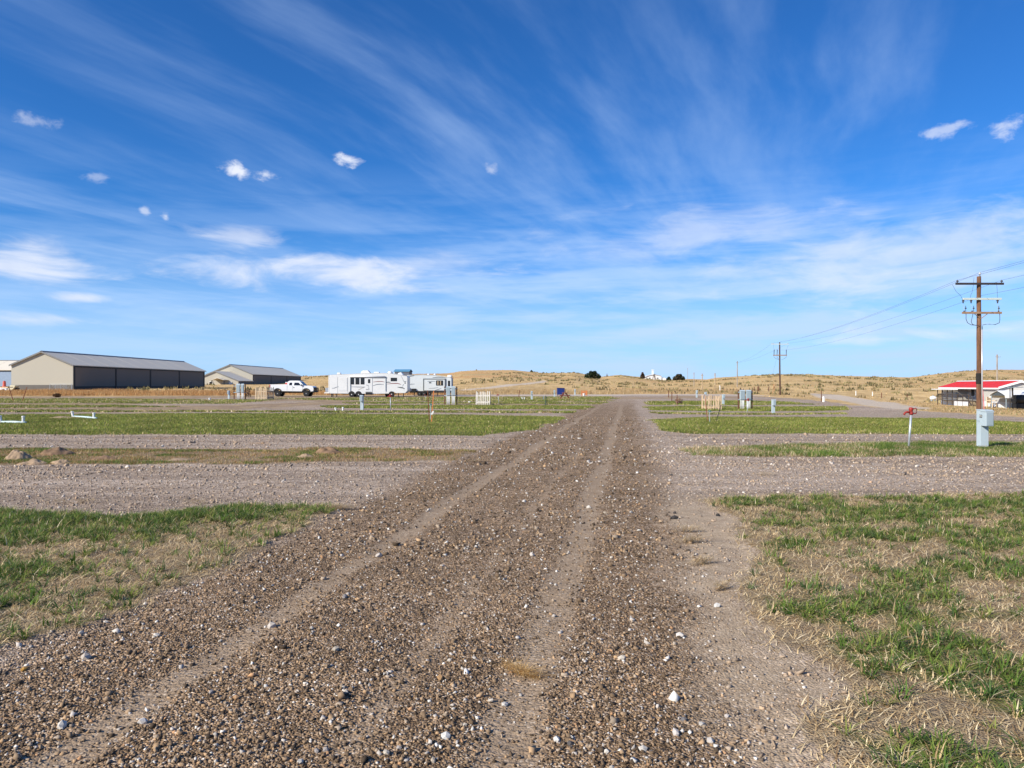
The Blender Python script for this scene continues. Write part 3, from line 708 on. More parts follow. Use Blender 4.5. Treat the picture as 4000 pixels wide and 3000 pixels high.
# ------------------------------------------------------------------ yard hydrants
def hydrant(px, yb, px2, y2, label):
    p, s = px_frame(px, yb); dx, h = (px2 - px) * s, (yb - y2) * s
    t = thing('yard_hydrant', label, 'hydrant', p, 0.0, 'red yard hydrants')
    k = h / 1.04; tilt = dx / h
    def q(x, y, z): return (tilt * z * 1.0 * k + x * k, y * k, z * k)
    MB().tube([q(0, 0, -0.1), q(0, 0, 0.87)], 0.026 * k, 12).build('pipe', M_GALV, t, smooth=True)
    hd = MB(); hd.tube([q(0, 0, 0.855), q(0, 0, 0.875), q(0, 0, 0.9), q(-0.005, 0, 0.935), q(-0.012, 0, 0.95), q(-0.012, 0, 0.985), q(-0.008, 0, 1.02), q(-0.006, 0, 1.04)],
                       [0.036 * k, 0.05 * k, 0.052 * k, 0.04 * k, 0.042 * k, 0.054 * k, 0.056 * k, 0.042 * k], 12).build('head', M_RED, t, smooth=True)
    MB().tube([q(-0.03, 0, 0.915), q(-0.10, 0, 0.925), q(-0.145, 0, 0.915), q(-0.168, 0, 0.885), q(-0.175, 0, 0.85)], [0.03 * k, 0.026 * k, 0.026 * k, 0.025 * k, 0.026 * k], 10).build('spout', M_RED, t, smooth=True)
    MB().tube([q(0.03, 0, 0.89), q(0.10, 0, 0.885), q(0.128, 0, 0.90), q(0.13, 0, 1.0), q(0.11, 0, 1.022), q(0.04, 0, 1.0)], 0.013 * k, 8).build('handle', M_RED, t, smooth=True)
hydrant(3549, 1753, 3561, 1592, 'red yard hydrant on a leaning galvanised pipe near the numbered pedestal')
hydrant(1526, 1605, 1525, 1540, 'red topped yard hydrant in front of the nose of the white trailer')
hydrant(1949, 1577, 1945, 1539, 'red yard hydrant right of the white picket enclosure')
hydrant(2918, 1616, 2923, 1556, 'red yard hydrant in front of the right meter cabinets')
hydrant(1662, 1562, 1660, 1541, 'small far hydrant in front of the grey trailer wheels')

# ------------------------------------------------------------------ steel stakes
def stake(x0, y0, x1, y1, label, m, flag=False, name='steel_post', group='steel stakes'):
    p, s = px_frame(x0, y0); w = max(0.035, 5.0 * s * 0.55)
    t = thing(name, label, 'post', p, 0.0, group)
    dx, h = (x1 - x0) * s, (y0 - y1) * s
    b = Vector((-0.08 * dx / h, 0, -0.1)); e = Vector((dx, 0, h)); d = (e - b)
    st = MB()
    st.add([b + Vector(v) for v in ((-w / 2, 0, 0), (w / 2, 0, 0), (w / 2, w * .25, 0), (-w / 2, w * .25, 0))] + [e + Vector(v) for v in ((-w / 2, 0, 0), (w / 2, 0, 0), (w / 2, w * .25, 0), (-w / 2, w * .25, 0))],
           [(0, 3, 2, 1), (4, 5, 6, 7), (0, 1, 5, 4), (1, 2, 6, 5), (2, 3, 7, 6), (3, 0, 4, 7)])
    st.build('flange', m, t)
    r = MB(); r.add([b + Vector(v) for v in ((-w * .14, w * .25, 0), (w * .14, w * .25, 0), (w * .14, w, 0), (-w * .14, w, 0))] + [e + Vector(v) for v in ((-w * .14, w * .25, 0), (w * .14, w * .25, 0), (w * .14, w, 0), (-w * .14, w, 0))],
           [(0, 3, 2, 1), (4, 5, 6, 7), (0, 1, 5, 4), (1, 2, 6, 5), (2, 3, 7, 6), (3, 0, 4, 7)])
    r.build('web', m, t)
    for k in range(5):
        c = b + d * (0.25 + 0.15 * k); MB().box(c.x - w * .2, c.x + w * .2, -w * .3, -0.001, c.z - w * .25, c.z + w * .25).build('stud', m, t)
    if flag:
        c = b + d * 0.36; Mx = Matrix.Translation(c + Vector((0.02, -0.04, 0))) @ Matrix.Rotation(R(32), 4, 'Y')
        MB().box(-0.035, 0.035, -0.006, 0.0, -0.085, 0.085, Mx).build('tag', M_PVC, t)
    return t
stake(52, 1566, 34, 1512, 'left of two rusty stakes leaning apart in front of the big hangar', M_RUST)
stake(87, 1566, 105, 1512, 'right of two rusty stakes leaning apart in front of the big hangar', M_RUST)
stake(1678, 1651, 1670, 1525, 'dark rusty stake on the left lawn beside the orange one', M_RUST)
stake(1685, 1652, 1694, 1526, 'orange stake with a white tag on the left lawn', M_ORANGE, True)
stake(2765, 1650, 2753, 1540, 'rusty orange stake leaning left in front of the right picket enclosure', mat('rust_orange', (0.33, 0.125, 0.065), 0.85, var=0.3, scale=9))
stake(2797, 1648, 2817, 1581, 'dark stake leaning right in front of the right picket enclosure', M_DKSTEEL)
stake(2645, 1584, 2645, 1543, 'red brown stake beside a tumbleweed right of the road', M_RUST)
stake(2624, 1568, 2625, 1531, 'thin red stake further up right of the road', M_RUST)
stake(2612, 1553, 2612, 1525, 'farthest thin red stake right of the road', M_RUST)
stake(2026, 1553, 2030, 1524, 'small brown stake on the far lawn left of the small pedestals', M_RUST)
stake(2130, 1586, 2131, 1546, 'left of a close pair of dark green stakes on the far lawn', mat('green_paint', (0.04, 0.10, 0.07), 0.7))
stake(2137, 1586, 2136, 1549, 'right of a close pair of dark green stakes on the far lawn', mat('green_paint', (0.04, 0.10, 0.07), 0.7))
stake(2123, 1562, 2123, 1545, 'thin grey stake behind the pair of green stakes', M_GREYD)
stake(1649, 1566, 1650, 1553, 'short dark stub in the gravel in front of the grey trailer', M_DKSTEEL)

def hose_bib(px, yb, yt, label, m):
    p, s = px_frame(px, yb); h = (yb - yt) * s
    t = thing('water_tap', label, 'tap', p, 0, 'water taps')
    MB().tube([(0, 0, -0.1), (0, 0, h * 0.96)], 0.014, 8).build('pipe', M_GALV, t)
    MB().tube([(-0.055, 0, h * 0.93), (0.0, 0, h * 0.95), (0.06, 0, h * 0.93), (0.075, 0, h * 0.87)], 0.02, 8).build('spout', m, t)
    MB().lathe([(0.012, 0), (0.045, 0.012), (0.05, 0.03), (0.02, 0.04)], (0, 0, h * 0.95), 10).build('valve_wheel', m, t)
hose_bib(1682, 1640, 1577, 'thin water tap with teal top between the dark and the orange stake', mat('teal_paint', (0.16, 0.33, 0.33), 0.5))
hose_bib(2772, 1652, 1604, 'thin water tap with teal top between two leaning stakes', mat('teal_paint', (0.16, 0.33, 0.33), 0.5))

# ------------------------------------------------------------------ sewer stubs
def sewer_pair(x0, y0, x1, y1, h, label, bar):
    a, s = px_frame(x0, y0); b, _ = px_frame(x1, y1); d = b - a
    t = thing('sewer_hookup', label, 'pipe', a, 0, 'white sewer hookups')
    for k, (q, lean) in enumerate(((Vector((0, 0, 0)), -0.22), (d, 0.05))):
        o = MB().tube([q + Vector((0, 0, -0.1)), q + Vector((lean * h, 0, h))], [0.05, 0.055], 12).build('stub', M_PVC, t, smooth=False)
        MB().lathe([(0.066, 0), (0.07, 0.02), (0.066, 0.05), (0.03, 0.056)], q + Vector((lean * h, 0, h - 0.02)), 12).build('cap', M_PVC, o)
    if bar:
        MB().tube([Vector((0.02, 0, 0.045)), d * 0.5 + Vector((0, 0.02, 0.06)), d * 1.12 + Vector((0, 0, 0.05))], 0.052, 10).build('drain_pipe', M_PVCB, t, smooth=True)
sewer_pair(6, 1653, 90, 1655, 0.29, 'two white stubs with a pale blue pipe at the left edge of the lawn', True)
sewer_pair(287, 1631, 366, 1637, 0.27, 'two white stubs with a pale blue pipe further right on the left lawn', True)
sewer_pair(1313, 1606, 1339, 1604, 0.19, 'pair of short white stubs in front of the white trailer', False)
sewer_pair(2041, 1561, 2048, 1561, 0.26, 'pair of white stubs close together on the far lawn', False)
def sewer_cap(px, yb, label, h=0.22):
    p, s = px_frame(px, yb); t = thing('capped_pipe', label, 'pipe', p, 0, 'single sewer caps')
    MB().tube([(0, 0, -0.1), (0, 0, h)], [0.08, 0.105], 12).build('stub', M_PVC, t)
    MB().lathe([(0.12, 0), (0.125, 0.03), (0.09, 0.055)], (0, 0, h - 0.01), 12).build('lid', M_PVC, t)
sewer_cap(819, 1564, 'single white sewer cap in the grass below the far hangar')
sewer_cap(1834, 1574, 'small white cap lying left of the white picket enclosure', 0.12)

# ------------------------------------------------------------------ meter racks
def meter_rack(xl, xr, yt, yb, cabs, yc, label):
    p, s = px_frame((xl + xr) / 2, yb)
    t = thing('meter_rack', label, 'meter cabinet', p, 0, 'meter racks'); x0 = (xl + xr) / 2
    X = lambda q: (q - x0) * s
    Z = lambda q: (yb - q) * s
    for q in (xl, xr): MB().box(X(q) - 0.045, X(q) + 0.045, 0.0, 0.09, -0.2, Z(yt)).build('post', M_BROWNP, t, bevel=0.006)
    for q in (yt + 8, yc): MB().box(X(xl) - 0.04, X(xr) + 0.04, -0.03, -0.002, Z(q) - 0.04, Z(q) + 0.04).build('rail', M_GREYD, t)
    for a, b in cabs:
        c = MB().box(X(a), X(b), -0.22, -0.032, Z(yc - 1), Z(yt + 2.5)).build('cabinet', M_GREY, t, bevel=0.01)
        MB().prism([(-0.245, Z(yt + 4.5)), (-0.245, Z(yt + 2.4)), (-0.05, Z(yt - 1)), (-0.032, Z(yt - 1)), (-0.032, Z(yt + 2.3)), (-0.223, Z(yt + 2.3))], X(a) - 0.015, X(b) + 0.015, 'x').build('hood', M_GREY, c)
        MB().box(X(a) + 0.03, X(b) - 0.03, -0.232, -0.2205, Z(yc - 4), Z(yt + 7)).build('door', M_GREYD, c, bevel=0.004)
        for f in (0.2, 0.5, 0.8):
            q = a + (b - a) * f
            MB().tube([(X(q), -0.12, -0.1), (X(q), -0.12, Z(yc - 1))], 0.035, 10).build('conduit', mat('conduit_white', (0.66, 0.68, 0.69), 0.5, var=0.05), t, smooth=True)
meter_rack(914, 958, 1500, 1561, [(926, 939), (944, 954)], 1533, 'twin meter cabinets on brown posts in front of the far hangar')
meter_rack(1737, 1784, 1510, 1580, [(1744, 1759), (1764, 1779)], 1545, 'twin meter cabinets on brown posts in front of the grey trailer')
meter_rack(2885, 2938, 1524, 1598, [(2889, 2907), (2913, 2931)], 1561, 'twin meter cabinets on brown posts right of the road')

# ------------------------------------------------------------------ picket enclosures
def enclosure(xl, xr, xs, yt, yb, n, ns, m, label, gap=0.48, mside=None):
    p, s = px_frame(xl, yb); h = (yb - yt) * s; w = (xr - xl) * s
    t = thing('picket_enclosure', label, 'enclosure', p, 0.0, 'picket enclosures')
    X = p.x + w; depth = 1.2
    if xs: depth = abs(X * F / (xs - CX)) - p.y if xs < CX else 1.4
    depth = max(0.9, min(depth, 2.6))
    def picket(x, y, ax, mm, ww):
        hh = h * random.uniform(0.93, 1.03); b = random.uniform(-0.03, 0.03) * h
        o = MB()
        if ax == 'x': o.prism([(x - ww / 2, -0.03), (x + ww / 2, -0.03), (x + ww / 2 + b, hh * 0.95), (x + b, hh), (x - ww / 2 + b, hh * 0.95)], y - 0.012, y + 0.012, 'y')
        else: o.prism([(y - ww / 2, -0.03), (y + ww / 2, -0.03), (y + ww / 2 + b, hh * 0.95), (y + b, hh), (y - ww / 2 + b, hh * 0.95)], x - 0.012, x + 0.012, 'x')
        o.build('picket', mm, t)
    pw = w / (n - 1) * gap
    for k in range(n): picket(w * k / (n - 1), 0, 'x', m, pw * random.uniform(0.85, 1.15))
    for k in range(ns): picket(w, depth * (k + 0.5) / ns, 'y', mside or m, min(0.1, depth / ns * 0.5))
    for k in range(ns): picket(0, depth * (k + 0.5) / ns, 'y', mside or m, min(0.1, depth / ns * 0.5))
    for k in range(3): picket(w * k / 2, depth, 'x', mside or m, pw)
    for z in (0.13, 0.62):
        MB().box(-0.03, w + 0.03, 0.014, 0.05, h * z, h * z + 0.085).build('rail', m, t)
        MB().box(-0.03, w + 0.03, depth - 0.05, depth - 0.014, h * z, h * z + 0.085).build('rail', m, t)
        for x in (w - 0.05, 0.014): MB().box(x, x + 0.036, 0.055, depth - 0.055, h * z + 0.003, h * z + 0.08).build('rail', mside or m, t)
M_SHADEW = mat('shaded_picket_wood', (0.20, 0.18, 0.16), 0.9, var=0.2, scale=6, streak=0.15)  # same picket wood, shade of the side and back rows put into the colour
enclosure(999, 1040, 1071, 1512, 1562, 8, 8, M_TANW, 'tan picket enclosure with shade-darkened side in front of the white pickup', mside=M_SHADEW)
enclosure(1860, 1912, 1931, 1528, 1581, 8, 6, M_WHITEW, 'white picket enclosure on the lawn left of the road', mside=M_SHADEW)
enclosure(2757, 2817, None, 1543, 1601, 7, 2, M_PALEW, 'tan picket enclosure behind two leaning stakes right of the road', gap=0.36)

# ------------------------------------------------------------------ hangars
M_BEIGE = mat('beige_siding', (0.44, 0.415, 0.35), 0.7, var=0.012, scale=0.05, spec=0.15)
M_WAIN = mat('grey_wainscot', (0.13, 0.12, 0.11), 0.7, var=0.08, scale=0.6)
M_ROOFM = mat('grey_metal_roof', (0.66, 0.605, 0.51), 0.85, var=0.02, scale=0.05, spec=0.06)
M_ROOFT = mat('roof_edge_trim', (0.21, 0.21, 0.21), 0.6)
M_CHAR = mat('charcoal_door', (0.185, 0.16, 0.14), 0.8, var=0.015, scale=0.05, spec=0.1)
M_COL = mat('black_column', (0.014, 0.014, 0.017), 0.6)
def gable_shed(t, x0, x1, y0, y1, ze, zr, bays, over=0.25, side='right'):
    """local: front gable on y0, ridge along y"""
    xm = (x0 + x1) / 2
    MB().prism([(x0, 0.001), (x1, 0.001), (x1, ze), (xm, zr), (x0, ze)], y0, y0 + 0.2, 'y').build('front_wall', M_BEIGE, t)
    MB().prism([(x0, 0.001), (x1, 0.001), (x1, ze), (xm, zr), (x0, ze)], y1 - 0.2, y1, 'y').build('back_wall', M_BEIGE, t)
    MB().box(x0 - 0.03, x1 + 0.03, y0 - 0.04, y0 - 0.002, -0.6, 1.0).build('wainscot', M_WAIN, t)
    MB().box(x0, x0 + 0.2, y0 + 0.203, y1 - 0.203, -0.6, ze - 0.01).build('side_wall', M_BEIGE, t)
    w = 0.45; n = bays
    for k in range(n + 1):
        y = y0 + 0.21 + (y1 - y0 - 0.42 - w) * k / n
        MB().box(x1 - 0.25, x1 + 0.06, y, y + w, -0.6, ze - 0.36).build('column', M_COL, t)
        if k < n:
            yn = y0 + 0.21 + (y1 - y0 - 0.42 - w) * (k + 1) / n
            d = MB().box(x1 - 0.12, x1 - 0.03, y + w + 0.003, yn - 0.003, 0.75, ze - 0.37).build('door_panel', M_CHAR, t)
            MB().box(x1 - 0.13, x1 - 0.015, y + w + 0.003, yn - 0.003, -0.6, 0.747).build('kick_strip', M_COL, d)
    MB().box(x1 - 0.25, x1 + 0.08, y0 + 0.205, y1 - 0.205, ze - 0.357, ze - 0.04).build('header', M_COL, t)
    th = 0.14; sl = (zr - ze) / (x1 - xm)
    for sgn, xe in ((1, x1 + over), (-1, x0 - over)):
        zo = ze - sl * over
        r = MB().prism([(xm, zr + 0.003), (xe, zo + 0.003), (xe, zo + th), (xm, zr + th)], y0 - 0.3, y1 + 0.3, 'y').build('roof_slope', M_ROOFM, t)
        for k in range(1, int((y1 - y0) / 6.0)):
            y = y0 + k * 6.0
            MB().prism([(xm + sgn * 0.2, zr - sl * 0.2 + th + 0.001), (xe - sgn * 0.02, zo + th + 0.002), (xe - sgn * 0.02, zo + th + 0.02), (xm + sgn * 0.2, zr - sl * 0.2 + th + 0.02)], y - 0.03, y + 0.03, 'y').build('seam', M_ROOFM, r)
        MB().prism([(xm, zr - 0.12), (xe, zo - 0.12), (xe, zo + th + 0.03), (xm, zr + th + 0.03)], y0 - 0.36, y0 - 0.303, 'y').build('rake_trim', M_ROOFT, t)
        MB().prism([(xm, zr - 0.12), (xe, zo - 0.12), (xe, zo + th + 0.03), (xm, zr + th + 0.03)], y1 + 0.303, y1 + 0.36, 'y').build('rake_trim', M_ROOFT, t)
    MB().prism([(xm - 0.3, zr + th - sl * 0.3 + 0.055), (xm + 0.3, zr + th - sl * 0.3 + 0.055), (xm, zr + th + 0.11)], y0 - 0.36, y1 + 0.36, 'y').build('ridge_cap', M_ROOFT, t)

b1 = at(285, 1525)
Y1 = 136.0; X1 = (285 - CX) / F * Y1; zb = 0.66
t = thing('hangar', 'long grey hangar with beige gable and four charcoal door bays', 'hangar', (X1, Y1, zb))
gable_shed(t, -11.3, 0, 0, 0.429 * Y1, 5.3 - zb, 7.7 - zb, 4)
Y2 = 249.0; X2 = (987 - CX) / F * Y2; zb2 = min(ground(X2, Y2), 1.0)
zb2 = EYE - 0.022 * Y2 / 2.9 * 1.0 + 1.0
t = thing('hangar', 'farther beige hangar with a lower front annexe behind the meter cabinets', 'hangar', (X2, Y2, zb2))
gable_shed(t, -15.3, 0, 0, 57, 5.3 - zb2, 8.45 - zb2, 3)
MB().box(0, 5.5, 0, 2.2, 0, 0.05, Matrix.Translation((-6.2, 42, 7.52 - zb2)) @ Matrix.Rotation(R(22.4), 4, 'Y')).build('skylight', mat('dark_blue_panel', (0.02, 0.03, 0.06), 0.2), t)
# annexe
e2, r2 = 3.0 - zb2, 6.0 - zb2
MB().prism([(-14.8, -0.6), (-0.02, -0.6), (-0.02, e2), (-7.4, r2), (-14.8, e2)], -13, -0.045, 'y').build('annexe_wall', M_BEIGE, t)
MB().box(-14.85, 0.02, -13.05, -13.003, -0.6, 0.85).build('annexe_wainscot', M_WAIN, t)
MB().box(-0.017, 0.03, -12.9, -0.05, 0.3, e2 - 0.15).build('annexe_side', M_CHAR, t)
for sgn in (1, -1):
    MB().prism([(-7.4, r2 + 0.004), (-7.4 + sgn * 7.7, e2 - 0.10), (-7.4 + sgn * 7.7, e2 + 0.06), (-7.4, r2 + 0.16)], -13.3, -0.05, 'y').build('annexe_roof', M_ROOFM, t)
    MB().prism([(-7.4, r2 - 0.12), (-7.4 + sgn * 7.7, e2 - 0.22), (-7.4 + sgn * 7.7, e2 + 0.08), (-7.4, r2 + 0.19)], -13.37, -13.303, 'y').build('rake_trim', M_ROOFT, t)
for x, w, h in ((-12.4, 1.4, 1.5), (-9.3, 1.2, 1.2)):
    f_ = MB().box(x, x + w, -13.12, -13.054, 0.95, 0.95 + h).build('window', M_PVC, t)
    MB().box(x + 0.15, x + w - 0.15, -13.14, -13.122, 1.1, 0.8 + h).build('pane', M_GLASS, f_)
po = MB(); po.prism([(-7.2, 2.55), (-5.4, 3.25), (-3.2, 2.6), (-3.2, 2.5), (-5.4, 3.12), (-7.2, 2.43)], -16.5, -13.06, 'y'); po.build('porch_roof', M_ROOFM, t)
for x in (-7.1, -3.3): MB().box(x - 0.12, x + 0.12, -16.4, -16.1, -0.6, 2.44).build('porch_post', M_COL, t)
MB().box(-3.0, -2.0, -13.12, -13.056, -0.2, 2.0).build('door', M_WHITE, t)
Y0 = 180.0; X0 = -118.0
t = thing('hangar', 'partly hidden hangar with blue grey door at the far left edge', 'hangar', (X0, Y0, 0.6), R(90))
gable_shed(t, -13.0, 0, 0, 40, 4.7, 7.1, 2)     # turned: its door side looks at the camera
t.rotation_euler = (0, 0, R(-90)); t.location = (X0 - 38.5, Y0, 0.6)
for o in [c for c in t.children if c.name.startswith('door_panel')]:
    o.data.materials.clear(); o.data.materials.append(mat('blue_grey_door', (0.25, 0.33, 0.45), 0.5, var=0.05))
# odd things by the hangar
p, s = px_frame(43, 1527); p.y = 131; p.x = (43 - CX) / F * 131; p.z = ground(p.x, p.y)
t = thing('tilted_tank', 'cream tilted hopper box on a dark stand left of the big hangar', 'hopper', p)
MB().loft([(-0.75, 0.05), (-0.1, 0.0), (0.62, 0.75), (0.72, 1.05), (-0.1, 1.15), (-0.35, 0.75)], 0.6, lambda z: 0.6).build('hopper', mat('cream_paint', (0.66, 0.60, 0.42), 0.6), t, bevel=0.04)
MB().box(0.35, 0.95, 0.3, 0.9, -0.1, 0.62).build('stand', M_BLACK, t)
MB().box(-0.3, 0.35, -0.03, -0.002, 0.72, 0.82).build('stencil', M_DKSTEEL, t)
p = Vector(((8 - CX) / F * 133, 133, 0)); p.z = ground(p.x, p.y)
t = thing('covered_trailer', 'low white rounded cover at the far left edge beside the cream hopper', 'cover', p)
MB().loft([(-2.0, -0.1), (0.85, -0.1), (0.9, 0.2), (0.55, 0.5), (-2.0, 0.6)], 0.8, lambda z: 0.8 - 0.3 * max(z, 0)).build('cover', M_WHITE, t, bevel=0.08)
for x in (-1.4, 0.2): MB().lathe([(0.1, -0.04), (0.26, -0.05), (0.26, 0.1), (0.1, 0.1)], (x, -0.02, 0.12), 14, 'y').build('wheel', M_RUBBER, t)
p = Vector(((17 - CX) / F * 160, 160, 0)); p.z = ground(p.x, p.y)
t = thing('traffic_barrel', 'small red barrel in front of the blue hangar door', 'barrel', p)
MB().lathe([(0.42, -0.05), (0.42, 0.1), (0.32, 0.12), (0.28, 1.0), (0.30, 1.02), (0.30, 1.12), (0.14, 1.14), (0.14, 1.25)], (0, 0, 0.5), 14).build('drum', mat('barrel_red', (0.6, 0.12, 0.09), 0.6), t)
MB().box(-1.5, 2.0, -0.6, 0.6, -0.2, 0.45).build('pallet', M_TANW, t)
# chain-link run beside the gable
Yc = 131.0; t = thing('chain_link_fence', 'short chain link fence against the beige gable of the big hangar', 'fence', ((195 - CX) / F * Yc, Yc, ground((195 - CX) / F * Yc, Yc)))
for k in range(5):
    MB().tube([(k * 0.96, 0, -0.2), (k * 0.96, 0, 1.35)], 0.045 if k in (0, 4) else 0.025, 8).build('post', M_GALV, t)
MB().tube([(0, 0, 1.33), (3.84, 0, 1.33)], 0.028, 6).build('top_rail', M_GALV, t)
mesh = MB()
for k in range(-9, 26):
    for sg in (1, -1):
        x = k * 0.15; a = Vector((x, 0.04, 0.05)); b = Vector((x + sg * 1.25, 0.04, 1.3))
        if a.x < 0 or a.x > 3.84 or b.x < 0 or b.x > 3.84: continue
        mesh.tube([a, b], 0.006, 3)
mesh.build('wire_mesh', M_GALV, t)

# ------------------------------------------------------------------ vehicles
def rect(P, t, x0, x1, y0, y1, m, name, proud=0.01, th=0.02, base=0.0, parent=None, bevel=0.0):
    """panel on the near side of a vehicle, measured in photo pixels"""
    X, Z = P
    return MB().box(X(x0), X(x1), base - proud - th, base - proud, Z(y1), Z(y0)).build(name, m, parent or t, bevel=bevel)
def wheel(t, x, y, z, r, w, name='wheel', rim=M_RIM):
    o = MB().lathe([(r * 0.6, 0.0), (r * 0.93, 0.0), (r, 0.03), (r, w - 0.03), (r * 0.93, w), (r * 0.6, w)], (x, y, z), 22, 'y').build(name, M_RUBBER, t)
    MB().lathe([(0.02, -0.004), (r * 0.18, -0.006), (r * 0.22, 0.03), (r * 0.5, 0.05), (r * 0.58, 0.0), (r * 0.62, 0.012), (r * 0.62, w - 0.02)], (x, y, z), 18, 'y').build('rim', rim, o)
    return o
def swoosh(t, X, Z, pts, w, m, base=-0.012, name='stripe'):
    o = MB(); n = len(pts); vs = []
    for k, (a, b) in enumerate(pts):
        ww = w * math.sin(math.pi * (k + 0.35) / (n - 0.3)) * 0.5 + 0.01
        vs += [(X(a), base, Z(b) - ww), (X(a), base, Z(b) + ww)]
    fs = [(2 * k, 2 * k + 2, 2 * k + 3, 2 * k + 1) for k in range(n - 1)]
    o.add(vs + [(v[0], base - 0.004, v[2]) for v in vs], fs + [tuple(i + 2 * n for i in f) for f in fs])
    return o.build(name, m, t)

# white pickup
p, s = px_frame(1140, 1549)
t = thing('pickup_truck', 'lifted white extended cab pickup parked left of the trailers', 'pickup', p)
X = lambda q: (q - 1140) * s
Z = lambda q: (1549 - q) * s
M_TRUCK = mat('white_car_paint', (0.70, 0.71, 0.72), 0.22, var=0.02, scale=0.6, spec=0.6)
def arch(cx, cy, r, n=9): return [(X(cx) + r * math.cos(math.pi - math.pi * k / (n - 1)), Z(cy) + r * math.sin(math.pi * k / (n - 1))) for k in range(n)]
ra = 14.0 * s
body = [(X(1054), Z(1502)), (X(1053), Z(1512)), (X(1054.5), Z(1526)), (X(1068), Z(1528))] + [q for q in arch(1084, 1533, ra)] + [(X(1100), Z(1528)), (X(1181), Z(1529))] + arch(1196, 1533, ra) + \
       [(X(1213), Z(1530)), (X(1224), Z(1528)), (X(1224.5), Z(1516)), (X(1221), Z(1509.5)), (X(1205), Z(1507)), (X(1184), Z(1506)), (X(1121), Z(1505)), (X(1121), Z(1501.5))]
MB().loft(body, 1.0, lambda z: 1.0 - 0.06 * max(0, z - 1.2)).build('body', M_TRUCK, t, bevel=0.03)
cab = [(X(1120), Z(1506)), (X(1122), Z(1493)), (X(1126), Z(1488)), (X(1133), Z(1486.8)), (X(1160), Z(1486.8)), (X(1170), Z(1489)), (X(1186), Z(1506))]
zc0 = Z(1506)
MB().loft(cab, 1.0, lambda z: 0.94 - 0.28 * max(0, z - zc0)).build('cab', M_TRUCK, t, bevel=0.04)
def sidepane(name, pts):
    o = MB(); vs = []
    for dd in (0.010, -0.02):
        vs += [(X(a), 1.0 - (0.94 - 0.28 * max(0, Z(b) - zc0)) - dd, Z(b)) for a, b in pts]
    n = len(pts); o.add(vs, [tuple(range(n)), tuple(range(n, 2 * n))] + [(i, (i + 1) % n, n + (i + 1) % n, n + i) for i in range(n)])
    return o.build(name, M_GLASS, t)
sidepane('rear_window', [(1128.5, 1505), (1129.5, 1496), (1131, 1494.5), (1140, 1494.5), (1140, 1505)])
sidepane('door_window', [(1147.5, 1506.5), (1148.5, 1495.5), (1150, 1494.5), (1164, 1494.5), (1167, 1496), (1175, 1507)])
ws = MB(); hw0, hw1 = 0.94 - 0.06, 0.94 - 0.28 * (Z(1490) - zc0) - 0.06
ws.add([(X(1186.5), 1 - hw0, Z(1506)), (X(1186.5), 1 + hw0, Z(1506)), (X(1171.3), 1 + hw1, Z(1489.8)), (X(1171.3), 1 - hw1, Z(1489.8)),
        (X(1185), 1 - hw0, Z(1506.5)), (X(1185), 1 + hw0, Z(1506.5)), (X(1169.5), 1 + hw1, Z(1490.5)), (X(1169.5), 1 - hw1, Z(1490.5))], [(0, 1, 2, 3), (4, 7, 6, 5), (0, 4, 5, 1), (1, 5, 6, 2), (2, 6, 7, 3), (3, 7, 4, 0)])
ws.build('windscreen', M_GLASS, t)
for cx_ in (1084, 1196):
    f_ = [(a * 1.0, b) for a, b in arch(cx_, 1533, ra * 1.22)] + [(a, b) for a, b in arch(cx_, 1533, ra * 0.98)][::-1]
    MB().prism(f_, -0.07, 0.02, 'y').build('fender_flare', M_BLACK, t)
    for y in (-0.03, 1.72): wheel(t, X(cx_), y, 11.8 * s, 11.8 * s, 0.3, rim=M_DARKG if False else mat('dull_rim', (0.34, 0.35, 0.36), 0.4, 0.5))
MB().box(X(1101), X(1180), 0.02, 0.12, Z(1530.5), Z(1527.5)).build('side_step', M_BLACK, t, bevel=0.02)
MB().box(X(1060), X(1215), 0.5, 1.5, Z(1535), Z(1528.5)).build('chassis', M_BLACK, t)
g = MB()
for y in (0.25, 0.75, 1.25, 1.75): g.tube([(X(1226), y, Z(1531)), (X(1231), y, Z(1527)), (X(1231.5), y, Z(1518)), (X(1227), y, Z(1514))], 0.04, 8)
for z in (1530, 1523, 1516): g.tube([(X(1230), 0.1, Z(z)), (X(1231.5), 1.0, Z(z)), (X(1230), 1.9, Z(z))], 0.045, 8)
g.build('grille_guard', M_BLACK, t)
MB().box(X(1218), X(1228), 0.08, 1.92, Z(1533), Z(1526)).build('bumper', M_BLACK, t, bevel=0.04)
MB().box(X(1223.8), X(1225.6), 0.5, 1.5, Z(1524), Z(1513)).build('grille', M_BLACK, t)
for y in (0.12, 1.55): MB().box(X(1222.5), X(1225.7), y, y + 0.32, Z(1521), Z(1514)).build('headlight', M_GLASS, t)
for y in (0.02, 1.85): MB().box(X(1052.2), X(1056), y - 0.01, y + 0.13, Z(1514), Z(1503.5)).build('tail_light', mat('red_lens', (0.35, 0.02, 0.04), 0.2), t)
MB().box(X(1145), X(1149.5), -0.03, 0.045, Z(1514.5), Z(1512.8)).build('door_handle', M_BLACK, t)
m_ = MB().box(X(1176), X(1180), -0.2, 0.02, Z(1507), Z(1501.5)).build('mirror', M_BLACK, t, bevel=0.02)
for q in (1143.5, 1121.5, 1181): MB().box(X(q) - 0.01, X(q) + 0.01, -0.004, 0.06, Z(1526), Z(1507)).build('panel_gap', M_DARKG, t)
MB().box(X(1054), X(1121), 0.3, 1.7, Z(1507), Z(1503)).build('bed_floor', M_BLACK, t)
p2 = Vector((p.x + X(1114), p.y + 1.0, p.z + Z(1503)))
t2 = thing('cargo_box', 'red and white box standing in the bed of the white pickup', 'box', p2)
MB().box(-0.2, 0.2, -0.3, 0.3, 0, 0.28).build('case', mat('cooler_red', (0.5, 0.08, 0.08), 0.5), t2, bevel=0.02)
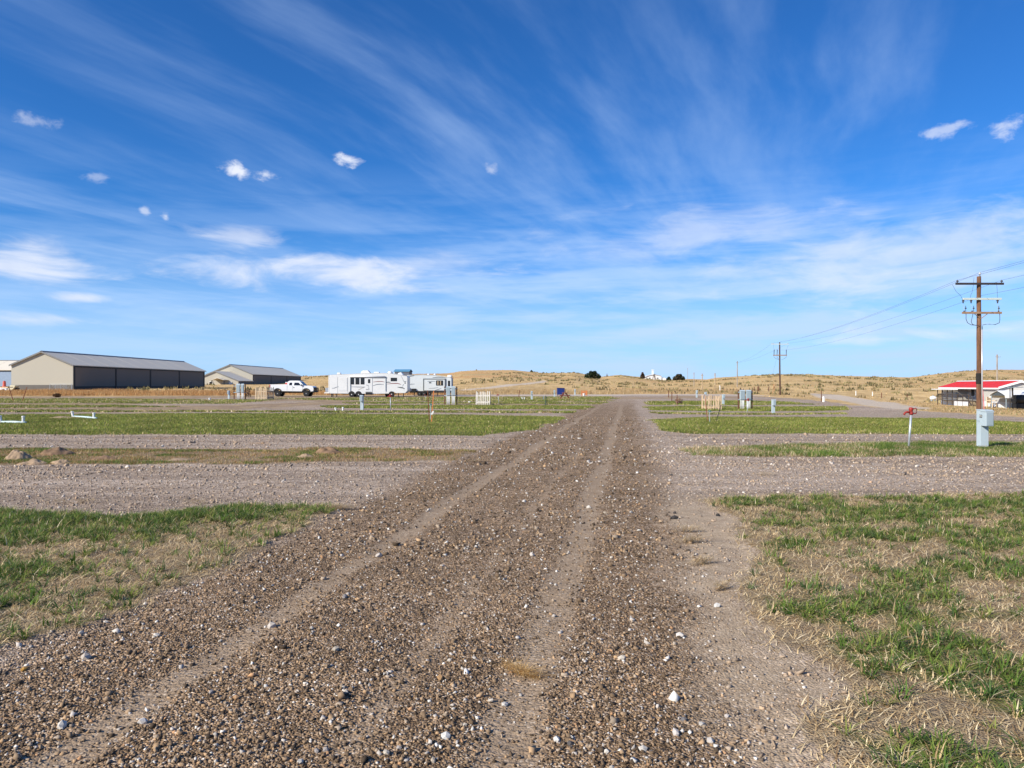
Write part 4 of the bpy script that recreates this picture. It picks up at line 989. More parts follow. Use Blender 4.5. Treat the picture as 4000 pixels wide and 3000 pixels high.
MB().box(-0.21, 0.21, -0.31, 0.31, 0.282, 0.38).build('lid', M_WHITE, t2, bevel=0.02)

# long white fifth-wheel trailer
p, s = px_frame(1440, 1551)
t = thing('travel_trailer', 'long white fifth wheel trailer with three dark windows and a roof air conditioner', 'trailer', p, 0, 'parked trailers')
X = lambda q: (q - 1440) * s
Z = lambda q: (1551 - q) * s
P = (X, Z); D = 2.5
out = [(1288, 1537), (1287.5, 1470), (1289, 1465.5), (1345, 1463), (1430, 1459.5), (1500, 1458.5), (1530, 1460.5), (1555, 1464.5), (1575, 1468), (1589, 1470), (1592, 1473), (1592, 1526), (1583, 1536), (1545, 1536), (1538, 1531), (1528, 1531), (1522, 1538), (1455, 1539), (1290, 1537.5)]
MB().loft([(X(a), Z(b)) for a, b in out], D / 2, lambda z: D / 2).build('body', M_WHITE, t, bevel=0.05)
MB().prism([(X(a), Z(b)) for a, b in [(1289, 1464.8), (1345, 1462.3), (1430, 1458.8), (1500, 1457.8), (1530, 1459.8), (1555, 1463.8), (1575, 1467.2), (1589, 1469.2), (1589, 1468.2), (1575, 1466.2), (1555, 1462.8), (1530, 1458.8), (1500, 1456.8), (1430, 1457.8), (1345, 1461.3), (1289, 1463.8)]], 0.05, D - 0.05, 'y').build('roof_edge', mat('offwhite_roof', (0.62, 0.61, 0.58), 0.6), t)
MB().box(X(1282.5), X(1287.2), 0.06, D - 0.06, Z(1536), Z(1465)).build('rear_cap', M_WHITE, t, bevel=0.04)
for a, b in ((1369.5, 1383), (1388.5, 1403.5), (1408.5, 1423.5)): rect(P, t, a, b, 1475.5, 1501.5, M_GLASS, 'window', 0.002, 0.03, bevel=0.012)
rect(P, t, 1526, 1550.5, 1475.5, 1489, M_GLASS, 'window', 0.002, 0.03, bevel=0.012)
d = rect(P, t, 1427, 1454, 1476.5, 1529, M_WHITE, 'door', 0.002, 0.02)
rect(P, t, 1437.5, 1446.5, 1481, 1496.5, M_GLASS, 'door_pane', 0.024, 0.01, parent=d)
MB().tube([(X(1430), -0.06, Z(1503)), (X(1438), -0.09, Z(1505)), (X(1440), -0.09, Z(1520)), (X(1429), -0.06, Z(1521))], 0.02, 6).build('grab_handle', M_DARKG, d)
for q, y0_, y1_ in ((1319, 1474, 1536), (1358.5, 1474, 1535), (1455, 1476, 1537), (1507.5, 1472, 1538)): rect(P, t, q - 0.5, q + 0.5, y0_, y1_, mat('seam_grey', (0.25, 0.28, 0.31), 0.6), 'seam', 0.001, 0.012)
MB().box(X(1323), X(1356), -0.03, -0.001, Z(1526), Z(1476)).build('side_panel', M_WHITE, t, bevel=0.01)
a_ = MB().tube([(X(1368), -0.10, Z(1471)), (X(1506), -0.10, Z(1472))], 0.09, 10).build('awning_roll', M_WHITE, t, smooth=True)
for q in (1369, 1507): MB().tube([(X(q), -0.06, Z(1472)), (X(q), -0.06, Z(1528))], 0.035, 6).build('awning_arm', mat('arm_grey', (0.2, 0.27, 0.34), 0.5), t)
MB().prism([(X(1403), Z(1459.5)), (X(1408), Z(1450)), (X(1414), Z(1446.5)), (X(1432), Z(1446)), (X(1440), Z(1454)), (X(1440), Z(1459))], 0.8, 1.6, 'y').build('air_conditioner', M_WHITE, t, bevel=0.05)
MB().box(X(1311), X(1325), 0.8, 1.3, Z(1463), Z(1455)).build('roof_vent', M_WHITE, t, bevel=0.08)
MB().box(X(1456), X(1477), 0.8, 1.4, Z(1458.4), Z(1452)).build('roof_vent', M_WHITE, t, bevel=0.06)
MB().lathe([(0.02, 0.42), (0.2, 0.40), (0.33, 0.28), (0.37, 0.1), (0.36, -0.02)], (X(1518), 1.3, Z(1461)), 16).build('satellite_dome', M_WHITE, t, smooth=True)
MB().prism([(X(1548), Z(1464)), (X(1552), Z(1457)), (X(1562), Z(1453)), (X(1566), Z(1456)), (X(1572), Z(1467))], 0.8, 1.7, 'y').build('front_air_conditioner', M_WHITE, t, bevel=0.05)
for q in (1373.5, 1400.5):
    MB().prism([(X(q) + 0.46 * math.cos(R(180 - 15 * k)), Z(1541) + 0.46 * math.sin(R(15 * k))) for k in range(13)], -0.012, 0.3, 'y').build('wheel_well', M_BLACK, t)
    wheel(t, X(q), -0.03, 10 * s, 10 * s, 0.24, rim=mat('white_rim', (0.72, 0.72, 0.73), 0.4))
    wheel(t, X(q), D - 0.24, 10 * s, 10 * s, 0.24, rim=mat('white_rim', (0.72, 0.72, 0.73), 0.4))
for q, yy in ((1503.5, 1.9), (1530, -0.16)): wheel(t, X(q), yy, (9 if yy > 1 else 11) * s, (9 if yy > 1 else 11.5) * s, 0.2, 'spare_wheel', mat('white_rim', (0.72, 0.72, 0.73), 0.4))
MB().box(X(1430), X(1452), -0.35, 0.6, Z(1542), Z(1531.5)).build('steps', M_BLACK, t)
MB().box(X(1330), X(1540), 0.5, 2.0, Z(1540), Z(1537.2)).build('chassis', M_BLACK, t)
for q in (1294, 1299, 1314, 1555, 1575): MB().box(X(q) - 0.05, X(q) + 0.05, 0.2, 0.3, -0.05, Z(1536)).build('stabiliser_leg', M_BLACK, t)
rk = MB().box(X(1264.5), X(1287), 0.3, 2.2, Z(1536.5), Z(1532.5)).build('rear_rack', M_PVC, t)
MB().box(X(1268), X(1285), 0.4, 1.6, Z(1531), Z(1515)).build('generator_box', mat('silver_box', (0.40, 0.43, 0.47), 0.35, 0.4), rk, bevel=0.03)
M_S1, M_S2 = mat('stripe_grey', (0.20, 0.23, 0.27), 0.5), mat('stripe_maroon', (0.24, 0.10, 0.10), 0.5)
swoosh(t, X, Z, [(1297, 1517), (1306, 1516), (1318, 1511), (1332, 1510)], 0.07, M_S1)
swoosh(t, X, Z, [(1372, 1511), (1395, 1511.5), (1420, 1512), (1428, 1511)], 0.07, M_S1)
swoosh(t, X, Z, [(1398, 1523), (1410, 1518), (1424, 1512)], 0.10, mat('stripe_tan', (0.5, 0.47, 0.42), 0.5))
swoosh(t, X, Z, [(1458, 1492), (1476, 1490), (1492, 1490), (1502, 1492)], 0.07, M_S2)
swoosh(t, X, Z, [(1456, 1507), (1470, 1502), (1484, 1501), (1499, 1502)], 0.08, M_S1)
swoosh(t, X, Z, [(1508, 1494), (1516, 1492.5), (1525, 1493.5)], 0.09, M_DARKG)
swoosh(t, X, Z, [(1512, 1500), (1530, 1498), (1552, 1497.5), (1562, 1500), (1566, 1502.5)], 0.09, M_S2)
swoosh(t, X, Z, [(1566, 1468), (1572, 1478), (1577, 1490), (1577, 1501), (1571, 1510)], 0.10, M_S1)
swoosh(t, X, Z, [(1553, 1512), (1565, 1514), (1573, 1515), (1581, 1518)], 0.14, M_DARKG)
swoosh(t, X, Z, [(1578, 1519), (1578.6, 1523), (1578.4, 1529)], 0.12, M_DARKG)
rect(P, t, 1578, 1586, 1489.5, 1491.5, M_DARKG, 'marker_light', 0.002, 0.02); rect(P, t, 1580.5, 1584, 1494, 1498.5, M_GLASS, 'front_vent', 0.002, 0.02)

# pale grey trailer behind it
p, s = px_frame(1680, 1546.5)
t = thing('travel_trailer', 'pale grey travel trailer with dark framed slide-out behind the meter cabinets', 'trailer', p, 0, 'parked trailers')
X = lambda q: (q - 1680) * s
Z = lambda q: (1546.5 - q) * s
P = (X, Z)
out = [(1586, 1528), (1584, 1470), (1592, 1466.5), (1650, 1465), (1700, 1467), (1745, 1473), (1760, 1475.5), (1764, 1479), (1764, 1524), (1758, 1528)]
MB().loft([(X(a), Z(b)) for a, b in out], D / 2, lambda z: D / 2).build('body', M_TRGREY, t, bevel=0.06)
MB().prism([(X(a), Z(b)) for a, b in [(1590, 1466.2), (1650, 1464.4), (1700, 1466.4), (1745, 1472.4), (1760, 1475), (1760, 1473.6), (1745, 1471), (1700, 1465), (1650, 1463), (1590, 1464.8)]], -0.03, D, 'y').build('roof_edge', M_WHITE, t)
f_ = MB()
for a in ((1653.5, 1656.5, 1479, 1526), (1738, 1741, 1479, 1526), (1656.6, 1737.9, 1479, 1482)): f_.box(X(a[0]), X(a[1]), -0.12, -0.002, Z(a[3]), Z(a[2]))
f_.build('slide_frame', M_DARKG, t)
so = MB().box(X(1657), X(1737.5), -0.10, -0.001, Z(1525), Z(1482.5)).build('slide_out', M_TRGREY, t, bevel=0.02)
w_ = rect(P, t, 1703.5, 1731, 1486, 1506, M_GLASS, 'window', 0.10, 0.03, parent=so, bevel=0.02)
for q in (1709, 1719): rect(P, t, q, q + 4, 1488, 1504, mat('curtain_tan', (0.42, 0.33, 0.22), 0.8), 'curtain', 0.131, 0.004, parent=so)
rect(P, t, 1676, 1684.5, 1492.5, 1497, M_DARKG, 'port', 0.10, 0.03, parent=so)
rect(P, t, 1749.5, 1758, 1487, 1509, M_GLASS, 'window', 0.002, 0.03, bevel=0.02)
MB().box(X(1600), X(1760), 0.05, D - 0.05, Z(1534), Z(1528.3)).build('underbody', M_BLACK, t)
MB().box(X(1608), X(1626), -0.25, 0.3, Z(1533), Z(1518)).build('propane_bracket', M_BLACK, t, bevel=0.05)
MB().lathe([(0.1, 0), (0.17, 0.05), (0.17, 0.5), (0.1, 0.6), (0.05, 0.62)], (X(1599), -0.1, Z(1530)), 12).build('gas_bottle', M_WHITE, t, smooth=True)
for q in (1638, 1656, 1678): wheel(t, X(q), -0.02, 8.2 * s, 8.2 * s, 0.22, rim=mat('dull_rim', (0.34, 0.35, 0.36), 0.4, 0.5))
for q in (1638, 1656): wheel(t, X(q), D - 0.22, 8.2 * s, 8.2 * s, 0.22, rim=mat('dull_rim', (0.34, 0.35, 0.36), 0.4, 0.5))
for q in (1618, 1709, 1748): MB().box(X(q) - 0.05, X(q) + 0.05, 0.2, 0.3, -0.05, Z(1534)).build('stabiliser_leg', M_BLACK, t)
for q in (1671, 1696): MB().box(X(q - 4), X(q + 4), 0.8, 1.3, Z(1467), Z(1459)).build('roof_vent', M_WHITE, t, bevel=0.1)
MB().box(X(1746), X(1763), 0.7, 1.7, Z(1474.5), Z(1464.5)).build('air_conditioner', M_WHITE, t, bevel=0.12)
lad = MB()
for y in (0.9, 1.35): lad.tube([(X(1766.5), y, Z(1526)), (X(1766.5), y, Z(1470))], 0.025, 6)
for k in range(6): lad.tube([(X(1766.5), 0.9, Z(1522 - k * 9)), (X(1766.5), 1.35, Z(1522 - k * 9))], 0.02, 6)
lad.build('ladder', M_DARKG, t)
for pts, w, m in [([(1594, 1471), (1606, 1469), (1618, 1467.5)], 0.09, M_DARKG), ([(1690, 1475), (1710, 1473), (1728, 1473.5), (1745, 1476)], 0.09, M_DARKG), ([(1597, 1502), (1608, 1500.5), (1620, 1500)], 0.07, M_S1)]: swoosh(t, X, Z, pts, w, m)
for pts, w, m in [([(1670, 1490), (1685, 1489.5), (1700, 1490)], 0.07, M_S1), ([(1675, 1517), (1695, 1516), (1712, 1514)], 0.06, M_S1), ([(1700, 1524), (1712, 1521), (1724, 1517)], 0.09, M_S1)]: swoosh(so, X, Z, pts, w, m, -0.112)

# blue-roofed shed beyond the trailers
Yb = 150.0; xb = (1540 - CX) / F * Yb; zb = ground(xb, Yb); sb = Yb / F
t = thing('garden_shed', 'small shed with blue metal roof showing above the two trailers', 'shed', (xb, Yb, zb))
Zs = lambda q: EYE + (HY - q) * sb - zb
M_SHW, M_SHB, M_SHS = mat('cream_shed', (0.64, 0.60, 0.52), 0.7), mat('blue_metal_roof', (0.10, 0.27, 0.42), 0.4), mat('slate_siding', (0.10, 0.115, 0.15), 0.7)
MB().prism([(0, 0), (2.2, 0), (2.2, Zs(1451)), (1.1, Zs(1444.5)), (0, Zs(1451))], 0, 0.1, 'x').build('gable_wall', M_SHW, t)
MB().box(0.103, 3.1, 0, 2.2, 0, Zs(1451)).build('side_wall', M_SHS, t)
for sg in (0, 1):
    y0_, y1_ = (-0.15, 1.1) if sg == 0 else (1.1, 2.35)
    zz = [(y0_, Zs(1452) if sg == 0 else Zs(1443.6)), (y1_, Zs(1443.6) if sg == 0 else Zs(1452))]
    MB().prism([zz[0], zz[1], (zz[1][0], zz[1][1] + 0.08), (zz[0][0], zz[0][1] + 0.08)], -0.15, 3.2, 'x').build('roof_slope', M_SHB, t)
t.rotation_euler = (0, 0, R(-8))

# ------------------------------------------------------------------ utility poles and wires
M_XARM = mat('dark_crossarm', (0.035, 0.03, 0.035), 0.8)
M_FIBRE = mat('pale_fibreglass_arm', (0.50, 0.58, 0.56), 0.5, var=0.05)
M_ARMW = mat('weathered_arm', (0.30, 0.19, 0.115), 0.85, var=0.2, scale=6)
M_PORC = mat('dark_porcelain', (0.045, 0.045, 0.06), 0.35)
M_PORCW = mat('grey_porcelain', (0.45, 0.47, 0.5), 0.4)
M_CABLE = mat('cable_grey', (0.075, 0.095, 0.13), 0.6)
M_WIRE = mat('wire_alu', (0.13, 0.15, 0.19), 0.5)
pp, ps = px_frame(3824, 1608)
pole1 = thing('utility_pole', 'tall brown utility pole with three crossarms and white conduit behind the numbered pedestal', 'utility pole', pp, 0, 'utility poles')
X = lambda q: (q - 3824) * ps
Z = lambda q: (1608 - q) * ps
n = 24; pts = [(0.05 * math.sin(k * 0.9) * 0.15, 0, -0.3 + (Z(1080) + 0.3) * k / (n - 1)) for k in range(n)]
MB().tube(pts, [0.165 - 0.035 * k / (n - 1) + random.uniform(-0.004, 0.004) for k in range(n)], 14).build('pole', M_POLE, pole1)
ay = -0.17
MB().box(X(3726), X(3913), ay - 0.1, ay, Z(1114), Z(1106)).build('crossarm', M_XARM, pole1, bevel=0.01)
MB().box(X(3754), X(3904), ay - 0.1, ay, Z(1173), Z(1165)).build('cutout_arm', M_FIBRE, pole1, bevel=0.01)
la = MB().box(X(3751), X(3905), ay - 0.09, ay, Z(1227), Z(1219)).build('lower_arm', M_ARMW, pole1, bevel=0.008)
for a in (3800, 3850): MB().tube([(X(a), ay - 0.03, Z(1227)), (X(3826), ay + 0.02, Z(1246))], 0.025, 6).build('brace', M_ARMW, pole1)
def pin(x, z, par, m=M_PORC): return MB().lathe([(0.02, -0.02), (0.025, 0.05), (0.075, 0.06), (0.085, 0.09), (0.05, 0.12), (0.055, 0.15), (0.04, 0.19), (0.01, 0.2)], (x, ay - 0.05, z), 12).build('insulator', m, par, smooth=True)
pin(X(3733), Z(1106), pole1); pin(X(3905), Z(1106), pole1)
MB().lathe([(0.03, -0.2), (0.035, 0.0), (0.07, 0.02), (0.09, 0.05), (0.05, 0.09), (0.06, 0.12), (0.02, 0.15)], (X(3828), 0, Z(1080) + 0.14), 12).build('insulator', M_PORCW, pole1, smooth=True)
for a in (3755, 3786, 3889):
    c = MB().lathe([(0.03, 0.0), (0.085, -0.03), (0.09, -0.06), (0.035, -0.08), (0.06, -0.11), (0.06, -0.14), (0.03, -0.16), (0.045, -0.2), (0.045, -0.22), (0.015, -0.24)], (X(a), ay - 0.05, Z(1173)), 12).build('fuse_cutout', M_PORC, pole1, smooth=True)
    b = a + (10 if a < 3824 else 5)
    MB().tube([(X(a), ay - 0.05, Z(1190)), (X(a + 4), ay - 0.05, Z(1217))], 0.012, 6).build('fuse_link', M_GALV, c)
    k = MB().lathe([(0.014, 0), (0.018, 0.2), (0.07, 0.21), (0.025, 0.3), (0.012, 0.42)], (X(b), ay - 0.05, Z(1219)), 12).build('cable_termination', M_PORC, pole1, smooth=True)
    MB().lathe([(0.02, 0), (0.055, 0.02), (0.05, 0.05), (0.02, 0.09)], (X(a + 4), ay - 0.05, Z(1219)), 10).build('pin_insulator', M_PORC, k, smooth=True)
    if a == 3889: cp = [(X(b + 4), 1227), (X(b + 4.5), 1250), (X(3896), 1262), (X(3880), 1269), (X(3858), 1267), (X(3842), 1268), (X(3830), 1271)]
    elif a == 3755: cp = [(X(3767), 1227), (X(3767), 1248), (X(3773), 1262), (X(3787), 1270), (X(3803), 1271), (X(3818), 1271)]
    else: cp = [(X(3794), 1227), (X(3790), 1244), (X(3787), 1258), (X(3792), 1268), (X(3804), 1271.5), (X(3818), 1272)]
    MB().tube([(x, ay - 0.03, Z(z)) for x, z in cp], 0.021, 8).build('cable', M_CABLE, pole1, smooth=True)
    tp = {3755: [(X(3713), 1113), (X(3727), 1140), (X(3745), 1156), (X(3753), 1172)], 3786: [(X(3797), 1086), (X(3794), 1120), (X(3789), 1145), (X(3783), 1155), (X(3784), 1166)], 3889: [(X(3884), 1103), (X(3887), 1130), (X(3888), 1166)]}[a]
    MB().tube([(x, ay - 0.06, Z(z)) for x, z in tp], 0.010, 6).build('jumper', M_CABLE, pole1)
MB().tube([(X(3830), -0.185, -0.1), (X(3829), -0.19, Z(1288))], 0.042, 10).build('conduit', mat('conduit_pale', (0.60, 0.62, 0.66), 0.35, 0.3, var=0.05), pole1, smooth=True)
MB().tube([(X(3833), -0.15, -0.1), (X(3832.5), -0.14, Z(1275))], 0.02, 8).build('ground_cable', M_BLACK, pole1)
MB().lathe([(0.17, 0), (0.185, 0.05), (0.185, 0.7), (0.16, 0.75)], (0, 0.0, Z(1500)), 14).build('burnt_band', mat('charred', (0.02, 0.018, 0.016), 0.9), pole1)
MB().tube([(X(3836), -0.25, -0.05), (X(3832), -0.2, Z(1525))], 0.03, 6).build('guy_guard', mat('guard_red', (0.55, 0.16, 0.17), 0.6), pole1)

pp2, ps2 = px_frame(3046, 1543)
pole2 = thing('utility_pole', 'second brown utility pole with two crossarms right of the road', 'utility pole', pp2, 0, 'utility poles')
X2_ = lambda q: (q - 3044) * ps2
Z2_ = lambda q: (1543 - q) * ps2
MB().tube([(0.08, 0, -0.3), (0, 0, Z2_(1440)), (-0.02, 0, Z2_(1337))], [0.16, 0.14, 0.12], 12).build('pole', mat('dark_pole_wood', (0.085, 0.045, 0.032), 0.9, var=0.25, scale=5), pole2)
MB().box(X2_(3009), X2_(3078), -0.24, -0.14, Z2_(1346), Z2_(1343)).build('crossarm', M_FIBRE, pole2)
MB().box(X2_(3017), X2_(3071), -0.24, -0.14, Z2_(1389.5), Z2_(1386)).build('lower_arm', M_ARMW, pole2)
for a in (3020, 3032, 3068):
    MB().tube([(X2_(a), -0.19, Z2_(1386)), (X2_(a + (1 if a < 3050 else 0)), -0.19, Z2_(1366))], [0.05, 0.075], 8).build('fuse_cutout', M_PORC, pole2)
    e = -6 if a < 3044 else 6
    MB().tube([(X2_(a), -0.19, Z2_(1389)), (X2_(a + e * 0), -0.19, Z2_(1396)), (X2_((a + 3044) / 2), -0.19, Z2_(1403)), (X2_(3044 + e), -0.16, Z2_(1405))], 0.025, 6).build('cable', M_CABLE, pole2)
for a, b in ((3017, 3021), (3077, 3069)): MB().tube([(X2_(a), -0.19, Z2_(1345)), (X2_(b), -0.19, Z2_(1366))], 0.012, 5).build('jumper', M_CABLE, pole2)
for a in (3012, 3018, 3074): MB().lathe([(0.03, 0), (0.08, 0.05), (0.04, 0.15)], (X2_(a), -0.19, Z2_(1343)), 8).build('insulator', M_PORCW, pole2)
g = MB(); g.tube([(X2_(3035), 0.6, Z2_(1405)), (X2_(3020), 3.2, 0.5)], 0.012, 5); g.build('guy_wire', M_WIRE, pole2)
for q in (3018, 3024):
    gp = at(q, 1538)
    MB().tube([gp - pp2 + Vector((0, 0, -0.1)), gp - pp2 + Vector((0.22, 0, 2.0))], 0.04, 6).build('guy_guard', mat('guard_orange', (0.55, 0.26, 0.12), 0.7), pole2)

def simple_pole(px, yb, yt, label, m, r=0.14, arm=False, Yfix=None):
    p = at(px, yb)
    if Yfix: p = Vector(((px - CX) / F * Yfix, Yfix, 0)); p.z = ground(p.x, p.y)
    h = EYE + (HY - yt) / F * p.y - p.z
    t = thing('utility_pole', label, 'utility pole', p, 0, 'distant utility poles')
    MB().tube([(0, 0, -0.3), (0, 0, h)], [r, r * 0.75], 10).build('pole', m, t)
    MB().lathe([(r * 0.8, 0), (r * 0.82, 0.1), (r * 0.3, 0.16)], (0, 0, h - 0.04), 10).build('cap', M_ARMW, t)
    MB().tube([(-r - 0.15, 0, h - 0.35), (r + 0.15, 0, h - 0.35)], 0.05, 6).build('crossarm', M_ARMW, t)
    if arm:
        MB().tube([(0, 0, h - 0.5), (0.5, 0, h - 0.35)], 0.03, 6).build('lamp_arm', M_GALV, t); MB().lathe([(0.05, 0.1), (0.16, 0.0), (0.14, -0.08)], (0.55, 0, h - 0.35), 10).build('lamp', M_GREYD, t)
    return t, h
M_POLEY = mat('pale_pole_wood', (0.46, 0.34, 0.21), 0.9, var=0.2, scale=4)  # paler wood tone for the two poles on the slope
_, h3 = simple_pole(2880, 1531, 1412, 'third utility pole in the line beyond the right meter cabinets', M_POLEG, Yfix=195.0)
simple_pole(2793, 1522, 1459, 'pale wooden pole on the slope left of the third utility pole', M_POLEY, 0.13)
simple_pole(2743, 1525, 1461, 'pale wooden pole beside the farther pale pole on the slope', M_POLEY, 0.13)
simple_pole(2711, 1510, 1456, 'thin distant pole right of the house on the ridge', M_POLEG, 0.12)
simple_pole(2686, 1484, 1438, 'thinnest tall pole on the skyline right of the dark bushes', M_POLEG, 0.12)
simple_pole(3895, 1490, 1387, 'grey pole with a lamp behind the red roofed mobile home', M_POLEG, 0.16, True, Yfix=150.0)

def wire(label, a, m, b, sag=0.5):
    """one conductor over two poles, running on behind the camera"""
    pts = []
    for (q, r, sg) in ((a, m, sag), (m, b, sag * 1.3)):
        for k in range(25):
            f_ = k / 24
            if pts and k == 0: continue
            v = q.lerp(r, f_); v.z -= sg * 4 * f_ * (1 - f_); pts.append(v)
    o = MB(); o.tube([v - m for v in pts], 0.009, 5)
    w = o.build('power_wire', M_WIRE, None, m); tag(w, label, 'wire', 'power wires')
span = pp2 - pp; back = pp - span * 0.9; back.z = ground(back.x, back.y)
def top2(q, y): return pp2 + Vector((X2_(q), -0.19, Z2_(y)))
def top1(q, y): return pp + Vector((X(q), ay - 0.05, Z(y)))
def behind(v): return v + (back - pp) + Vector((0, 0, 0.1))
for lab, a, b in [('left power wire over the dark upper crossarm', top2(3012, 1341), top1(3733, 1096)), ('topmost power wire over the peak of the near pole', top2(3044, 1335), pp + Vector((X(3828), 0, Z(1080) + 0.28))),
                  ('right power wire over the dark upper crossarm', top2(3074, 1341), top1(3905, 1096)), ('lowest neutral wire crossing beside the pale arm', top2(3048, 1368), pp + Vector((X(3836), -0.1, Z(1154))))]:
    wire(lab, a, b, behind(b), 0.75)
for lab, a, d in [('left wire running on to the third pole', top2(3012, 1341), -0.3), ('right wire running on to the third pole', top2(3074, 1341), 0.3)]:
    e = Vector(((2880 - CX) / F * 195 + d, 195, 0)); e.z = ground(e.x, e.y) + h3 - 0.3
    o = MB(); o.tube([Vector((0, 0, 0)).lerp(e - a, k / 12) - Vector((0, 0, 0.6 * 4 * k / 12 * (1 - k / 12))) for k in range(13)], 0.012, 4); w = o.build('power_wire', M_WIRE, None, a); tag(w, lab, 'wire', 'power wires')

# ------------------------------------------------------------------ mobile home at the right
hp = at(3905, 1593)
ht = thing('mobile_home', 'long mobile home with red metal roof and shaded porch at the right edge', 'house', hp, -math.atan(0.18))
M_SIDE = mat('greige_siding', (0.52, 0.50, 0.46), 0.65, var=0.04, scale=0.5); M_SKIRT = mat('white_skirting', (0.74, 0.75, 0.76), 0.6, var=0.04); M_TRIM = mat('white_trim', (0.80, 0.80, 0.79), 0.5, var=0.03)
M_REDR = mat('red_metal_roof', (0.60, 0.035, 0.028), 0.45, var=0.06, scale=0.5); M_DECK = mat('dark_deck_wood', (0.075, 0.058, 0.048), 0.9, var=0.25, scale=5, streak=0.3)
k_ = hp.y / 100.0
ht.scale = (k_, k_, k_)
WW, LL, EV, RG = 5.0, 20.0, 2.78, 3.55
MB().prism([(0, 0.78), (WW, 0.78), (WW, EV), (WW / 2, RG), (0, EV)], 0, 0.15, 'y').build('gable_wall', M_SIDE, ht)
MB().prism([(0, 0.78), (WW, 0.78), (WW, EV), (WW / 2, RG), (0, EV)], LL - 0.15, LL, 'y').build('gable_wall', M_SIDE, ht)
MB().box(0, 0.15, 0.153, 6.2, 0.78, EV - 0.01).build('side_wall', M_SIDE, ht); MB().box(0, 0.15, 14.2, LL - 0.153, 0.78, EV - 0.01).build('side_wall', M_SIDE, ht)
MB().box(WW - 0.15, WW, 0.153, LL - 0.153, 0.78, EV - 0.01).build('side_wall', M_SIDE, ht)
MB().box(1.5, 1.62, 6.2, 14.2, 0.78, EV - 0.01).build('porch_wall', M_SIDE, ht)
for y in (6.2, 14.08): MB().box(0.153, 1.497, y, y + 0.12, 0.78, EV - 0.01).build('porch_end_wall', M_SIDE, ht)
MB().box(0.0, 1.497, 6.325, 14.075, 0.70, 0.775).build('porch_floor', M_DECK, ht)
for y, w, h in ((7.6, 1.1, 1.2), (11.3, 1.3, 1.2)):
    f_ = MB().box(1.44, 1.498, y, y + w, 1.35, 1.35 + h).build('window', M_TRIM, ht); MB().box(1.42, 1.438, y + 0.1, y + w - 0.1, 1.45, 1.25 + h).build('pane', M_GLASS, f_)
d = MB().box(1.44, 1.498, 9.6, 10.6, 0.79, 2.5).build('door', M_TRIM, ht); MB().box(1.41, 1.438, 10.4, 10.48, 1.6, 1.7).build('handle', M_DKSTEEL, d)
MB().box(-0.03, -0.002, -0.03, 6.2, -0.3, 0.778).build('skirting', M_SKIRT, ht); MB().box(0.0, WW, -0.032, -0.003, -0.3, 0.778).build('skirting', M_SKIRT, ht); MB().box(-0.03, -0.002, 14.2, LL, -0.3, 0.778).build('skirting', M_SKIRT, ht)
sl = (RG - EV) / (WW / 2)
for sg, xe in ((1, WW + 0.3), (-1, -0.3)):
    zo = EV - sl * 0.3
    r = MB().prism([(WW / 2, RG + 0.01), (xe, zo + 0.01), (xe, zo + 0.10), (WW / 2, RG + 0.10)], -0.35, LL + 0.35, 'y').build('roof_slope', M_REDR, ht)
    for k in range(1, 34):
        y = -0.35 + k * 0.6
        MB().prism([(WW / 2 + sg * 0.15, RG - sl * 0.15 + 0.101), (xe - sg * 0.03, zo + 0.102), (xe - sg * 0.03, zo + 0.13), (WW / 2 + sg * 0.15, RG - sl * 0.15 + 0.13)], y - 0.02, y + 0.02, 'y').build('seam', M_REDR, r)
    MB().prism([(WW / 2, RG - 0.14), (xe, zo - 0.14), (xe, zo + 0.14), (WW / 2, RG + 0.14)], -0.42, -0.353, 'y').build('rake_trim', M_TRIM, ht)
    MB().box(xe - 0.03 if sg > 0 else xe - 0.05, xe + 0.05 if sg > 0 else xe + 0.03, -0.35, LL + 0.35, zo - 0.20, zo + 0.005).build('gutter', M_TRIM, ht)
MB().prism([(WW / 2 - 0.2, RG + 0.09), (WW / 2 + 0.2, RG + 0.09), (WW / 2, RG + 0.20)], -0.42, LL + 0.4, 'y').build('ridge_cap', M_TRIM, ht)
MB().tube([(WW - 0.9, 2.0, RG - 0.4), (WW - 0.9, 2.0, RG + 0.35)], 0.07, 8).build('vent_pipe', M_TRIM, ht)
# deck
MB().box(-0.95, -0.032, 7.4, 19.2, 0.66, 0.76).build('deck_floor', M_DECK, ht)
MB().box(-0.93, -0.90, 7.5, 12.5, -0.3, 0.655).build('deck_skirt', M_SKIRT, ht)
for k in range(7):
    y = 7.45 + k * 1.93; MB().box(-0.95, -0.85, y, y + 0.1, -0.3, 2.33 if k > 2 else 1.7).build('deck_post', M_DECK, ht)
for z in (0.95, 1.62): MB().box(-0.93, -0.87, 7.56, 19.0, z, z + 0.07).build('rail', M_DECK, ht)
for k in range(28): MB().box(-0.92, -0.89, 7.62 + k * 0.41, 7.655 + k * 0.41, 1.021, 1.619).build('baluster', M_DECK, ht)
MB().box(-0.9, -0.05, 19.05, 19.12, 1.5, 1.62).build('rail', M_DECK, ht)
for x in (-0.7, -0.45, -0.2): MB().box(x, x + 0.05, 19.05, 19.12, 0.77, 1.497).build('baluster', M_DECK, ht)
MB().box(-1.45, -0.36, 12.6, 20.2, 2.35, 2.46).build('porch_roof', M_TRIM, ht)
for k in range(4): MB().box(-0.93, -0.06, 6.0 + k * 0.35, 6.3 + k * 0.35, 0.16 * k + 0.08, 0.16 * k + 0.14).build('stair_tread', M_DECK, ht)
